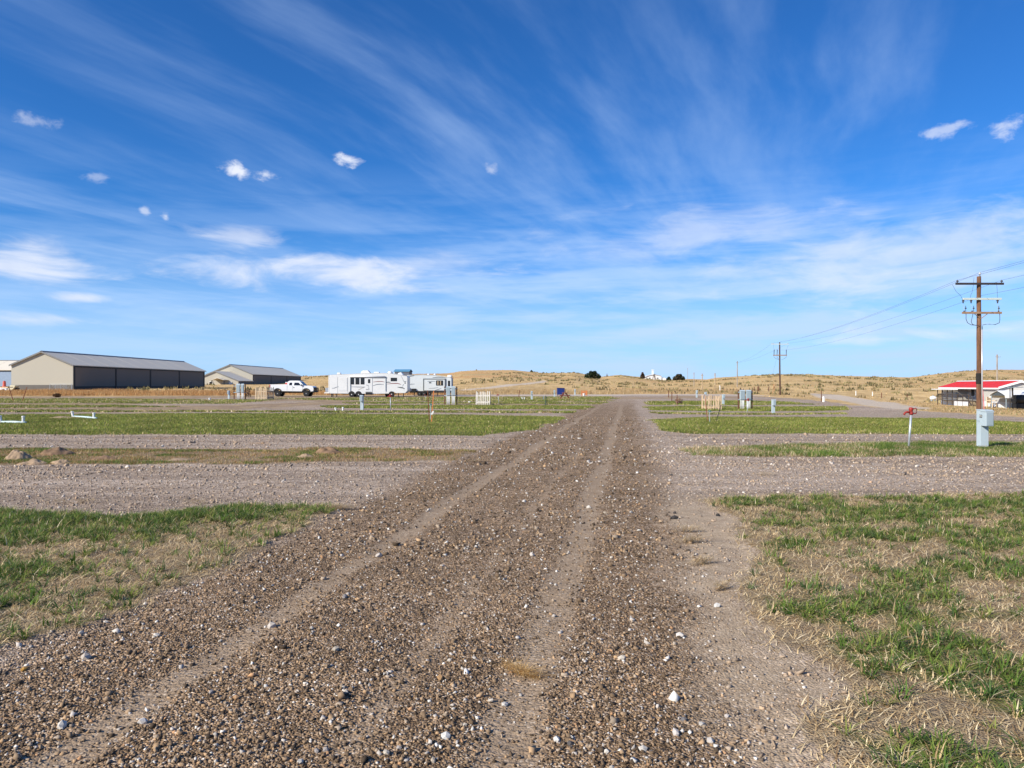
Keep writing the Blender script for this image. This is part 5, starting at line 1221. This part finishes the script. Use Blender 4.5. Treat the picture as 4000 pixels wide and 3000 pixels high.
for x in (-0.98, -0.12):
    MB().prism([(5.9, -0.2), (6.1, -0.2), (7.4, 0.65), (7.4, 0.76), (7.2, 0.76), (5.9, 0.1)], x, x + 0.05, 'x').build('stair_stringer', M_DECK, ht)
    MB().prism([(5.95, 0.95), (7.4, 1.62), (7.4, 1.75), (5.95, 1.08)], x, x + 0.05, 'x').build('stair_rail', M_DECK, ht)
    MB().box(x - 0.01, x + 0.06, 5.95, 6.05, -0.2, 1.0).build('newel_post', M_DECK, ht)

cp_ = at(3870, 1594); cp_.y -= 2.4 * k_; cp_.x = (3871 - CX) / F * (cp_.y + 3.0 * k_); cp_.z = ground(cp_.x, cp_.y)
ct = thing('carport', 'white metal carport in front of the mobile home gable', 'carport', cp_)
ct.scale = (k_, k_, k_)
LH = 1.72
def cpz(y): return LH + 0.62 * (1 - abs(y - 1.5) / 1.65)
roofp = [(-0.15, LH - 0.35), (-0.12, LH), (0.35, LH + 0.22), (1.5, LH + 0.62), (2.65, LH + 0.22), (3.12, LH), (3.15, LH - 0.35)]
o = MB(); n = len(roofp)
for dz in (0.0,):
    vs = [(x, y, z) for x in (-0.2, 8.5) for y, z in roofp] + [(x, y * 0.985 + 0.02, z - 0.03) for x in (-0.2, 8.5) for y, z in roofp]
    fs = [(k, k + 1, n + k + 1, n + k) for k in range(n - 1)] + [(2 * n + k, 3 * n + k, 3 * n + k + 1, 2 * n + k + 1) for k in range(n - 1)] + [(k, 2 * n + k, 2 * n + k + 1, k + 1) for k in range(n - 1)]
    o.add(vs, fs)
o.build('roof', M_TRIM, ct)
MB().prism([(0.1, LH - 0.05), (2.9, LH - 0.05), (2.65, LH + 0.17), (1.5, LH + 0.55), (0.35, LH + 0.17)], 0.0, 0.03, 'x').build('gable_shade', M_DARKG, ct)  # dark sheet painting the shade inside the open gable end
for x in (0.02, 2.9, 5.8, 8.3):
    for y in (0.0, 2.93): MB().box(x, x + 0.08, y, y + 0.08, -0.3, LH - 0.05).build('leg', M_GREYD, ct)
gp = at(3985, 1594); gp.y -= 2.8; gp.x = (3985 - CX) / F * gp.y; gp.z = ground(gp.x, gp.y)
gt = thing('barbecue_smoker', 'black barbecue smoker on legs under the carport at the right edge', 'grill', gp)
o = MB(); o.lathe([(0.05, -0.6), (0.33, -0.58), (0.36, -0.5), (0.36, 0.5), (0.33, 0.58), (0.05, 0.6)], (0.1, 0, 0.72), 16, 'x'); o.build('barrel', M_BLACK, gt)
MB().box(-0.45, 0.65, -0.3, 0.3, 0.08, 0.42).build('firebox', M_BLACK, gt, bevel=0.02)
for x in (-0.4, 0.58):
    for y in (-0.28, 0.22): MB().box(x, x + 0.06, y, y + 0.06, -0.1, 0.6).build('leg', M_DKSTEEL, gt)
MB().tube([(-0.55, 0, 0.75), (-0.58, 0, 1.3), (-0.58, 0, 1.75)], 0.06, 8).build('chimney', M_DKSTEEL, gt)
MB().box(-0.85, 0.4, -0.2, 0.2, 1.62, 1.66).build('shelf', M_GREYD, gt); MB().box(-0.8, -0.76, -0.05, 0.0, -0.1, 1.62).build('shelf_post', M_DKSTEEL, gt)
cpt = at(3858, 1592); cpt.y -= 0.5
dt = thing('garden_chair', 'tan wooden garden chair beside the carport leg', 'chair', cpt, R(25))
MB().box(-0.28, 0.28, -0.25, 0.25, 0.34, 0.39).build('seat', M_TANW, dt)
for k in range(4): MB().box(-0.26 + k * 0.14, -0.15 + k * 0.14, 0.22, 0.26, 0.4, 0.88).build('back_slat', M_TANW, dt)
for x in (-0.28, 0.22):
    for y in (-0.25, 0.19): MB().box(x, x + 0.06, y, y + 0.06, -0.05, 0.338).build('leg', M_TANW, dt)
    MB().box(x, x + 0.06, -0.25, 0.26, 0.55, 0.59).build('armrest', M_TANW, dt)
tp_ = at(3645, 1566)
tt = thing('propane_tank', 'white horizontal propane tank left of the porch of the mobile home', 'tank', tp_)
s_ = tp_.y / F
MB().lathe([(0.03, -12 * s_), (4.5 * s_, -11 * s_), (7 * s_, -8 * s_), (7.4 * s_, 0), (7 * s_, 8 * s_), (4.5 * s_, 11 * s_), (0.03, 12 * s_)], (0, 0, 11 * s_), 18, 'x').build('shell', M_TRIM, tt, smooth=True)
for x in (-6 * s_, 6 * s_): MB().box(x - 0.06, x + 0.06, -0.2, 0.2, -0.2, 4.5 * s_).build('saddle', M_GREYD, tt)
MB().lathe([(0.12, 0), (0.12, 0.12), (0.05, 0.16)], (0, 0, 18 * s_), 10).build('valve_dome', M_GREYD, tt)

# ------------------------------------------------------------------ things on the far lawn
bp, bs = px_frame(2192, 1547)
bt = thing('blue_container', 'navy blue upright bin panel behind the picnic table', 'container', bp)
MB().prism([(-15 * bs, 5.5 * bs), (12 * bs, 5.5 * bs), (14 * bs, 30 * bs), (-15.5 * bs, 31 * bs)], 0, 0.9, 'y').build('tub', mat('navy_paint', (0.012, 0.030, 0.16), 0.45, var=0.12, scale=2), bt, bevel=0.03)
MB().prism([(-16 * bs, 31.05 * bs), (14.5 * bs, 30.05 * bs), (14.5 * bs, 31.2 * bs), (-16 * bs, 32.2 * bs)], -0.04, 0.94, 'y').build('lid', mat('navy_dark', (0.008, 0.014, 0.06), 0.5), bt)
for x in (-13 * bs, 10 * bs):
    for y in (0.05, 0.8): MB().box(x, x + 0.07, y, y + 0.07, -0.1, 5.4 * bs).build('leg', M_DKSTEEL, bt)
MB().box(15 * bs, 17 * bs, 0.2, 0.28, -0.1, 27 * bs).build('stake', M_BROWNP, bt)
tp2, ts = px_frame(2208, 1558)
tb = thing('picnic_table', 'red brown wooden picnic table on the far lawn', 'picnic table', tp2)
M_PIC = mat('red_brown_stain', (0.24, 0.075, 0.04), 0.8, var=0.2, scale=5)
for k in range(4): MB().box(-0.30 + k * 0.155, -0.16 + k * 0.155, 0, 1.7, 0.71, 0.75).build('top_board', M_PIC, tb)
for x in (-0.62, 0.36):
    MB().box(x, x + 0.26, -0.05, 1.75, 0.42, 0.46).build('bench', M_PIC, tb)
for y in (0.2, 1.42):
    for sg in (1, -1): MB().prism([(sg * 0.50, -0.02), (sg * 0.60, -0.02), (sg * 0.20, 0.70), (sg * 0.10, 0.70)], y + (0.05 if sg > 0 else 0), y + (0.09 if sg > 0 else 0.04), 'y').build('leg', M_PIC, tb)
    MB().box(-0.6, 0.6, y - 0.05, y - 0.005, 0.36, 0.418).build('cross_beam', M_PIC, tb)
op, os_ = px_frame(2283, 1546)
ob = thing('orange_barrier', 'orange plastic barrier fence on the far edge of the lawn', 'barrier', op)
for x in (-11 * os_, 10 * os_): MB().tube([(x, 0, -0.1), (x, 0, 21 * os_)], 0.05, 8).build('post', M_ORANGE, ob)
for k in range(6): MB().box(-10.4 * os_, 9.4 * os_, -0.012, 0.012, (3 + 3 * k) * os_, (4.6 + 3 * k) * os_).build('strap', M_ORANGE, ob)
for k in range(5): MB().box((-8 + 3.8 * k) * os_, (-7.1 + 3.8 * k) * os_, 0.014, 0.03, 2.5 * os_, 20 * os_).build('strap', M_ORANGE, ob)
w0 = op + Vector(((2279 - 2283) * os_, -0.6, 0)); wt = thing('white_bucket', 'small white bucket in front of the orange barrier', 'bucket', w0)
MB().lathe([(0.1, -0.03), (0.13, 0.0), (0.17, 0.3), (0.18, 0.31), (0.17, 0.33)], (0, 0, 0), 14).build('pail', M_PVC, wt); MB().lathe([(0.185, 0.0), (0.185, 0.04), (0.05, 0.05)], (0, 0, 0.331), 14).build('lid', M_PVC, wt)

# fence posts along the far verge
def fence_post(px, yb, yt, label, m=M_BROWNP, w=None):
    p, s = px_frame(px, yb); h = (yb - yt) * s; w = w or max(0.05, 1.8 * s)
    t = thing('fence_post', label, 'post', p, 0, 'fence posts of the far verge')
    MB().tube([(0, 0, -0.2), (0.02, 0, h * 0.6), (0.0, 0, h)], [w, w * 0.95, w * 0.85], 8).build('shaft', m, t)
    MB().lathe([(w * 0.86, 0.0), (w * 0.6, 0.03), (w * 0.2, 0.045)], (0, 0, h), 8).build('top', m, t)
fence_post(3208, 1569, 1527, 'stout brown post beside a white marker at the start of the dirt drive')
fence_post(3217, 1570, 1550, 'short white marker beside the stout brown post', M_PVC, 0.14)
for q, lab in zip([(2960, 1529, 1510), (2964, 1529, 1509), (3003, 1529, 1510), (2946, 1527, 1512), (2812, 1528, 1506), (3343, 1545, 1528), (3408, 1547, 1531), (3443, 1555, 1534), (3543, 1553, 1540)],
                  ['left post of a dark pair left of the second utility pole', 'right post of a dark pair left of the second utility pole', 'single dark post just left of the second utility pole', 'thin post left of the dark pair on the far verge', 'white and red marker post on the far verge beyond the picket enclosure',
                   'white marker post in the dry grass right of the dirt drive', 'thin dark post in the dry grass between two white markers', 'post with a pale block at its foot in the dry grass', 'lone thin post nearest the mobile home in the dry grass']):
    fence_post(*q, lab, M_PVC if 'white' in lab else M_BROWNP)
for k, w_ in enumerate(['first', 'second', 'third', 'fourth', 'fifth', 'sixth', 'seventh']): fence_post(2826 + k * 13, 1526 + (k % 2), 1518, w_ + ' tiny post from the left in the row beyond the right picket enclosure', M_BROWNP, 0.07)
fence_post(1819, 1529, 1516, 'small tan post at the foot of the pale hill road', M_TANW)

# ------------------------------------------------------------------ house and trees on the ridge
Yh = 440.0; sh = Yh / F
def on_ridge(px, Y): x = (px - CX) / F * Y; return Vector((x, Y, ground(x, Y)))
hb = on_ridge(2555, Yh); z0 = EYE + (HY - 1486) * sh; hb.z = min(hb.z, z0)
rt = thing('farmhouse', 'white farmhouse with low gables on the ridge', 'house', hb)
Xh = lambda q: (q - 2555) * sh
Zh = lambda q: EYE + (HY - q) * sh - hb.z
M_FW = mat('white_farm_wall', (0.78, 0.78, 0.77), 0.6, var=0.03)
MB().prism([(Xh(2518), -1.5), (Xh(2584), -1.5), (Xh(2584), Zh(1470)), (Xh(2570), Zh(1466)), (Xh(2553), Zh(1463.5)), (Xh(2530), Zh(1469)), (Xh(2518), Zh(1475))], 0, 9, 'y').build('main_wall', M_FW, rt)
MB().prism([(Xh(2504), -1.5), (Xh(2517.9), -1.5), (Xh(2517.9), Zh(1475.5)), (Xh(2504), Zh(1482))], 1, 8, 'y').build('lean_to', M_FW, rt)
MB().prism([(Xh(2584.1), -1.5), (Xh(2603), -1.5), (Xh(2603), Zh(1478.5)), (Xh(2593), Zh(1473.5)), (Xh(2584.1), Zh(1476.5))], 0.5, 7, 'y').build('side_wing', M_FW, rt)
MB().prism([(Xh(2516), Zh(1475.2)), (Xh(2530), Zh(1468.6)), (Xh(2553), Zh(1463)), (Xh(2570), Zh(1465.4)), (Xh(2586), Zh(1470)), (Xh(2586), Zh(1469)), (Xh(2570), Zh(1464.2)), (Xh(2553), Zh(1461.8)), (Xh(2530), Zh(1467.4)), (Xh(2516), Zh(1474))], -0.4, 9.4, 'y').build('roof', mat('pale_roof', (0.62, 0.63, 0.64), 0.6), rt)
for q in (2538, 2569): 
    f_ = MB().box(Xh(q - 2.5), Xh(q + 2.5), -0.08, -0.002, Zh(1481), Zh(1474)).build('window', M_TRIM, rt); MB().box(Xh(q - 1.9), Xh(q + 1.9), -0.12, -0.082, Zh(1480.4), Zh(1474.6)).build('pane', M_GLASS, f_)
MB().box(Xh(2525), Xh(2528), -0.06, -0.002, Zh(1484), Zh(1475)).build('door', M_GREYD, rt)
MB().box(Xh(2552), Xh(2558), 4.0, 4.8, Zh(1468), Zh(1446)).build('chimney', M_FW, rt)
MB().box(Xh(2550.5), Xh(2559.5), 3.8, 5.0, Zh(1446), Zh(1443.5)).build('chimney_cap', M_FW, rt)

def crown(name, n, size, lobes, pal, parent, leaf=0.35):
    """leaf-sized faces spread through overlapping lobes (x,y,z,rx,ry,rz)"""
    L = np.array(lobes); k = rng.integers(0, len(L), n); d = rng.normal(size=(n, 3)); d /= np.linalg.norm(d, axis=1)[:, None]
    r = rng.uniform(0.35, 1.06, n) ** 0.6
    c = L[k, :3] + d * L[k, 3:] * r[:, None]
    a = rng.normal(size=(n, 3)); a /= np.linalg.norm(a, axis=1)[:, None]; b = np.cross(a, rng.normal(size=(n, 3))); b /= np.linalg.norm(b, axis=1)[:, None]
    s = leaf * rng.uniform(0.5, 1.4, n)[:, None]
    V = np.stack([c - a * s * 0.5, c + b * s * 0.55, c + a * s * 0.5, c - b * s * 0.35], 1).reshape(-1, 3)
    T = (np.array([[0, 1, 2], [0, 2, 3]])[None] + (np.arange(n) * 4)[:, None, None]).reshape(-1, 3)
    col = np.repeat(pick(np.array(pal), n), 4, 0)
    return link(name, array_mesh(name, V, T, LEAF, col), parent)
def tree(px, yb, w, h, label, pal, n, Y=None, name='juniper_tree', lob=None, leaf=0.35, cat='tree'):
    p = at(px, yb) if Y is None else on_ridge(px, Y); s = p.y / F; w, h = w * s, h * s
    if Y is not None: h += max(0, EYE + (HY - yb) * s - p.z)
    t = thing(name, label, cat, p, 0, 'trees on the ridge')
    o = MB(); o.tube([(0, 0, -0.3), (0.03, 0, h * 0.3), (0.0, 0, h * 0.75)], [h * 0.05, h * 0.04, h * 0.015], 8)
    for k in range(9):
        a = k * 2.4; z = h * (0.12 + 0.06 * k); o.tube([(0, 0, z), (math.cos(a) * w * 0.2, math.sin(a) * w * 0.2, z + h * 0.1), (math.cos(a) * w * 0.38, math.sin(a) * w * 0.38, z + h * 0.16)], [h * 0.02, h * 0.013, h * 0.005], 5)
    o.build('trunk', M_POLEG, t)
    lob = lob or [(-0.22, 0, 0.36, 0.28, 0.3, 0.36), (0.2, 0.02, 0.36, 0.3, 0.3, 0.36), (0.0, 0.05, 0.5, 0.3, 0.3, 0.42), (-0.1, -0.05, 0.66, 0.16, 0.2, 0.32), (0.12, 0, 0.68, 0.15, 0.2, 0.3), (0.38, 0, 0.22, 0.14, 0.2, 0.2), (-0.38, 0, 0.2, 0.14, 0.2, 0.2)]
    crown('crown', n, w, [(a * w, b * w, c * h, d * w, e * w, f * h) for a, b, c, d, e, f in lob], pal, t, leaf)
    return t
JUN = [(0.018, 0.034, 0.014), (0.030, 0.050, 0.020), (0.012, 0.022, 0.012), (0.045, 0.065, 0.028)]
BRN = [(0.11, 0.065, 0.045), (0.07, 0.045, 0.035), (0.15, 0.085, 0.05), (0.05, 0.05, 0.03)]
tree(2315, 1480, 62, 32, 'rounded dark green juniper on the slope left of the farmhouse', JUN, 3600, leaf=0.42)
tree(2510, 1484, 17, 26, 'small brown tree at the left end of the farmhouse', BRN, 900, Y=430.0, name='small_tree', leaf=0.5)
tree(2652, 1484, 46, 24, 'dark brown spreading bush right of the farmhouse', BRN + JUN, 1800, Y=432.0, name='spreading_bush', leaf=0.55, cat='bush')
tree(2612, 1484, 18, 13, 'low dark shrub at the right end of the farmhouse', JUN, 700, Y=431.0, name='low_shrub', leaf=0.5, cat='bush')
tree(2556, 1484, 16, 26, 'thin bare tree in front of the white farmhouse', [(0.30, 0.22, 0.16), (0.22, 0.15, 0.11)], 260, Y=425.0, name='bare_tree', leaf=0.28)
tree(2076, 1453, 9, 7, 'tiny bush on the crest of the left hill', JUN, 250, name='low_shrub', leaf=0.5, cat='bush')
tree(2371, 1472, 6, 14, 'thin bare sapling on the ridge right of the juniper', [(0.25, 0.18, 0.13), (0.18, 0.13, 0.1)], 120, name='bare_tree', leaf=0.25)
tree(969, 1551, 22, 32, 'bare brown shrub between the meter cabinets and the tan picket enclosure', [(0.26, 0.17, 0.11), (0.18, 0.12, 0.08), (0.33, 0.22, 0.13)], 260, name='bare_shrub', leaf=0.12, cat='bush')
bpy.data.objects['bare_shrub']['group'] = 'shrubs by the hangars'

# ------------------------------------------------------------------ weeds, scrub, mounds, straw
def band(x0, x1, ya, yb, n, h, w, pal, name, label, cat, seg=1, fill=0.0):
    """plants on the ground between two photo rows"""
    px = rng.uniform(x0, x1, n * 3); yy = rng.uniform(0, 1, n * 3)
    A = [at(q, np.interp(q, *zip(*ya)) if isinstance(ya, list) else ya) for q in np.linspace(x0, x1, 40)]; B = [at(q, np.interp(q, *zip(*yb)) if isinstance(yb, list) else yb) for q in np.linspace(x0, x1, 40)]
    f = (px - x0) / (x1 - x0) * 39; i = np.clip(f.astype(int), 0, 38); fr = f - i
    A = np.array([[a.x, a.y] for a in A]); B = np.array([[b.x, b.y] for b in B])
    a = A[i] * (1 - fr)[:, None] + A[i + 1] * fr[:, None]; b = B[i] * (1 - fr)[:, None] + B[i + 1] * fr[:, None]
    P = a * (1 - yy)[:, None] + b * yy[:, None]
    den = fbm(P[:, 0] * 0.16, P[:, 1] * 0.16, 121, 3)
    k = np.nonzero((rng.random(len(P)) < fill + (1 - fill) * sstep(den, 0.35, 0.6)) & (masks(P[:, 0], P[:, 1])['pale'] < 0.25))[0][:n]; P, den = P[k], den[k]; m = len(P)
    Pz = np.c_[P, terrain(P[:, 0], P[:, 1]) - 0.03]
    me = blades(name, Pz, rng.uniform(*h, m) * (0.15 + 1.7 * den), rng.uniform(*w, m), rng.uniform(0.1, 0.8, m), rng.uniform(0, 6.283, m), pick(np.array(pal), m), seg)
    return tag(link(name, me), label, cat, kind='stuff')
WEED = [(0.52, 0.28, 0.105), (0.60, 0.36, 0.15), (0.44, 0.22, 0.08), (0.66, 0.45, 0.22), (0.36, 0.20, 0.09)]
band(-150, 900, 1528, 1546, 34000, (0.15, 0.62), (0.03, 0.075), WEED, 'dry_weeds', 'rusty brown dry weeds along the front of the hangars', 'weeds', fill=0.25)
band(860, 1760, 1534, 1543, 13000, (0.2, 0.75), (0.03, 0.075), WEED, 'dry_weeds', 'rusty brown dry weeds behind the pickup and the trailers', 'weeds', fill=0.3)
TAN = [(0.52, 0.39, 0.22), (0.58, 0.45, 0.27), (0.43, 0.31, 0.16), (0.36, 0.25, 0.125), (0.53, 0.36, 0.18)]
band(1760, 2900, 1524, 1541, 22000, (0.15, 0.5), (0.05, 0.10), TAN, 'dry_grass', 'tall straw coloured grass at the foot of the hills beyond the lawns', 'dry grass', fill=0.35)
band(2900, 3700, [(2900, 1524), (3100, 1536), (3700, 1568)], [(2900, 1540), (3100, 1552), (3350, 1574), (3700, 1600)], 14000, (0.03, 0.16), (0.04, 0.09), TAN, 'dry_grass', 'straw coloured verge between the gravel turn and the hill on the right', 'dry grass', fill=0.4)
band(3500, 4100, 1588, [(3500, 1598), (4100, 1628)], 9000, (0.04, 0.16), (0.04, 0.08), TAN + [(0.2, 0.22, 0.08)], 'dry_grass', 'short dry yard grass in front of the mobile home', 'dry grass', fill=0.4)

def hillside(n, r0, r1, h, w, pal, name, label, cat, thr, sc):
    a = rng.uniform(-R(36), R(36), n * 4); r = np.sqrt(rng.uniform(r0 ** 2, r1 ** 2, n * 4)); X_, Y_ = r * np.sin(a), r * np.cos(a)
    den = fbm(X_ * sc, Y_ * sc * 0.6, 141, 4); M = masks(X_, Y_)
    k = np.nonzero((den > thr) & (M['far'] > 0.8) & (M['pale'] < 0.1))[0][:n]; X_, Y_ = X_[k], Y_[k]; m = len(k)
    P = np.c_[X_, Y_, terrain(X_, Y_) - 0.05]
    me = blades(name, P, rng.uniform(*h, m), rng.uniform(*w, m), rng.uniform(0.1, 0.7, m), rng.uniform(0, 6.283, m), pick(np.array(pal), m), 1)
    return tag(link(name, me), label, cat, kind='stuff')
hillside(50000, 130, 470, (0.08, 0.26), (0.12, 0.40), [(0.62, 0.44, 0.20), (0.68, 0.50, 0.25), (0.55, 0.37, 0.16), (0.50, 0.33, 0.14), (0.46, 0.33, 0.155)], 'hill_grass', 'dry tan bunch grass covering the hills', 'dry grass', 0.30, 0.06)
def sage(n):
    a = rng.uniform(-R(36), R(36), n * 6); r = np.sqrt(rng.uniform(140 ** 2, 460 ** 2, n * 6)); X_, Y_ = r * np.sin(a), r * np.cos(a)
    den = fbm(X_ * 0.035, Y_ * 0.02, 151, 4); M = masks(X_, Y_)
    k = np.nonzero((den > 0.52) & (M['far'] > 0.8) & (M['pale'] < 0.1))[0][:n]; X_, Y_ = X_[k], Y_[k]; m = len(k); q = 9
    i = np.repeat(np.arange(m), q); off = rng.normal(0, 0.55, (m * q, 2)) * rng.uniform(0.6, 1.5, m)[i][:, None]
    x, y = X_[i] + off[:, 0], Y_[i] + off[:, 1]
    pal = np.array([(0.25, 0.22, 0.10), (0.32, 0.26, 0.13), (0.19, 0.16, 0.08), (0.36, 0.28, 0.15)])
    me = blades('sagebrush', np.c_[x, y, terrain(x, y) - 0.05], rng.uniform(0.3, 0.85, m * q), rng.uniform(0.35, 0.8, m * q), rng.uniform(0.1, 0.6, m * q), rng.uniform(0, 6.283, m * q), pick(pal, m)[i] * rng.uniform(0.8, 1.2, (m * q, 1)), 1)
    tag(link('sagebrush', me), 'scattered olive sagebrush dotting the hills', 'scrub', kind='stuff')
sage(1500)

M_SOIL = mat('dug_soil', (0.36, 0.255, 0.165), 0.95, var=0.2, scale=6, bump=0.6, bscale=30); M_SOILD = mat('dark_dug_soil', (0.23, 0.145, 0.085), 0.95, var=0.25, scale=6, bump=0.6, bscale=30)
def mound(px, yb, w, h, label, m):
    p, s = px_frame(px, yb); w, h = w * s, h * s
    g = 33
    X_, Y_ = np.meshgrid(np.linspace(-1, 1, g), np.linspace(-1, 1, g)); ang = np.arctan2(Y_, X_)
    r = np.hypot(X_, Y_) * (0.85 + 0.5 * vnoise(np.cos(ang) * 1.7 + px, np.sin(ang) * 1.7, 3))
    f1 = fbm(X_ * 2.2 + px, Y_ * 2.2, 161, 4); f2 = fbm(X_ * 9 + px, Y_ * 9, 171, 2)
    Zm = h * np.clip(1 - r ** 1.5, 0, 1) ** 0.8 * (0.25 + 1.3 * f1) + h * 0.22 * (f2 - 0.5) * (r < 1) - 0.05 * (r > 0.98)
    V = np.stack([X_ * w / 2, Y_ * w * 0.4, Zm - 0.015], -1).reshape(-1, 3); i = np.arange(g - 1)[:, None] * g + np.arange(g - 1)[None]
    Q = np.stack([i, i + 1, i + g + 1, i + g], -1).reshape(-1, 4)
    o = link('soil_mound', array_mesh('soil_mound', V, Q, m, smooth=True), None, (p.x, p.y, p.z + 0.02)); tag(o, label, 'mound', 'soil mounds on the left strip')
mound(75, 1795, 110, 34, 'pale gopher mound at the left edge of the soil strip', M_SOIL)
mound(225, 1777, 150, 30, 'largest brown mound near the left end of the soil strip', M_SOILD)
mound(130, 1815, 120, 22, 'low pale mound at the front of the soil strip', M_SOIL)
mound(240, 1813, 90, 16, 'flat brown mound at the front of the soil strip right of the low pale one', M_SOIL)
mound(1285, 1775, 130, 30, 'dark rough mound near the right end of the soil strip', M_SOILD)
mound(1190, 1790, 90, 16, 'small pale mound left of the dark rough one', M_SOIL)
mound(700, 1805, 160, 12, 'wide flat mound in the middle of the soil strip', M_SOIL)
mound(410, 1795, 110, 14, 'low mound right of the large brown one', M_SOILD)
mound(260, 1633, 150, 7, 'bare pale soil patch beside the second pair of white stubs', M_SOIL)

def straw_clump(px, py, L, Wd, ang, n, label, pal=STRAW, hmax=0.03):
    p = at(px, py); z, _ = relief(np.array([p.x]), np.array([p.y]))
    u = rng.normal(0, 0.38, n) * L; v = rng.normal(0, 0.3, n) * Wd * (1 - 0.5 * np.abs(u) / L)
    ca, sa = math.cos(ang), math.sin(ang); P = np.c_[u * ca - v * sa, u * sa + v * ca, rng.uniform(0, hmax, n)]
    me = blades('straw_clump', P, rng.uniform(0.01, 0.05, n), rng.uniform(0.002, 0.0045, n), rng.uniform(1.0, 4.5, n), ang + rng.normal(0, 0.7, n) + rng.integers(0, 2, n) * math.pi, pick(np.array(pal), n), 3, 0.2)
    o = link('straw_clump', me, None, (p.x, p.y, float(z[0]))); tag(o, label, 'straw', 'loose straw clumps on the gravel')
GOLD = [(0.58, 0.36, 0.13), (0.66, 0.44, 0.19), (0.45, 0.26, 0.09), (0.70, 0.52, 0.27)]
straw_clump(2045, 2632, 0.16, 0.06, R(-38), 420, 'golden straw clump lying in the right wheel lane in the foreground', GOLD)
for q in [(1330, 1990, 0.25, 0.12, 0.1, 500, 'straw at the tip of the near left verge'), (1865, 1803, 0.3, 0.12, 0.2, 300, 'yellow straw clump where the soil strip meets the road'), (2700, 2120, 0.22, 0.08, 0.1, 300, 'pale straw tuft left of the near right verge'), (2745, 2205, 0.14, 0.07, 0.3, 260, 'small straw tuft beside the near right verge edge'),
          (2690, 2080, 0.2, 0.08, 0.0, 260, 'straw wisp farther up beside the near right verge'), (2815, 2310, 0.10, 0.06, 0.4, 200, 'tiny reddish straw tuft by the bare sandy patch'), (2990, 1855, 0.3, 0.1, 0.0, 260, 'straw wisp on the gravel right of the road'), (3780, 1815, 0.4, 0.12, 0.0, 300, 'straw wisp on the gravel below the numbered pedestal'),
          (310, 1965, 0.7, 0.12, 0.0, 300, 'long straw wisp on the gravel above the near left verge'), (770, 1965, 0.25, 0.1, 0.0, 200, 'small straw wisp on the gravel left of the road'), (1010, 1737, 0.5, 0.15, 0.0, 400, 'rusty weed clump on the gravel before the left lawn'), (640, 1718, 0.9, 0.2, 0.0, 400, 'rusty weed line at the front edge of the left lawn')]:
    straw_clump(*q, pal=WEED if 'rusty' in q[6] else STRAW, hmax=0.05)
tw = at(2652, 1578)
tw_t = thing('tumbleweed', 'brown tumbleweed caught at the foot of a red stake', 'tumbleweed', tw)
crown('twigs', 260, 1, [(0, 0, 0.3, 0.4, 0.35, 0.3)], [(0.34, 0.22, 0.15), (0.26, 0.16, 0.11), (0.45, 0.33, 0.24)], tw_t, 0.12)
o = MB()
for k in range(10): o.tube([(0, 0, -0.02), (0.2 * math.cos(k * 2.4), 0.2 * math.sin(k * 2.4), 0.3 + 0.02 * k), (0.36 * math.cos(k * 2.4), 0.36 * math.sin(k * 2.4), 0.25 + 0.03 * k)], 0.01, 4)
o.build('stems', M_PALEW, tw_t)
bt2 = at(222, 1552); b_t = thing('round_weed', 'dark round weed clump in front of the rusty weeds by the big hangar', 'weed', bt2)
crown('leaves', 500, 1, [(0, 0, 0.25, 0.5, 0.4, 0.28)], [(0.13, 0.07, 0.035), (0.18, 0.10, 0.05), (0.08, 0.05, 0.03)], b_t, 0.12)
MB().tube([(0, 0, -0.1), (0, 0, 0.3)], 0.02, 6).build('stem', M_BROWNP, b_t)
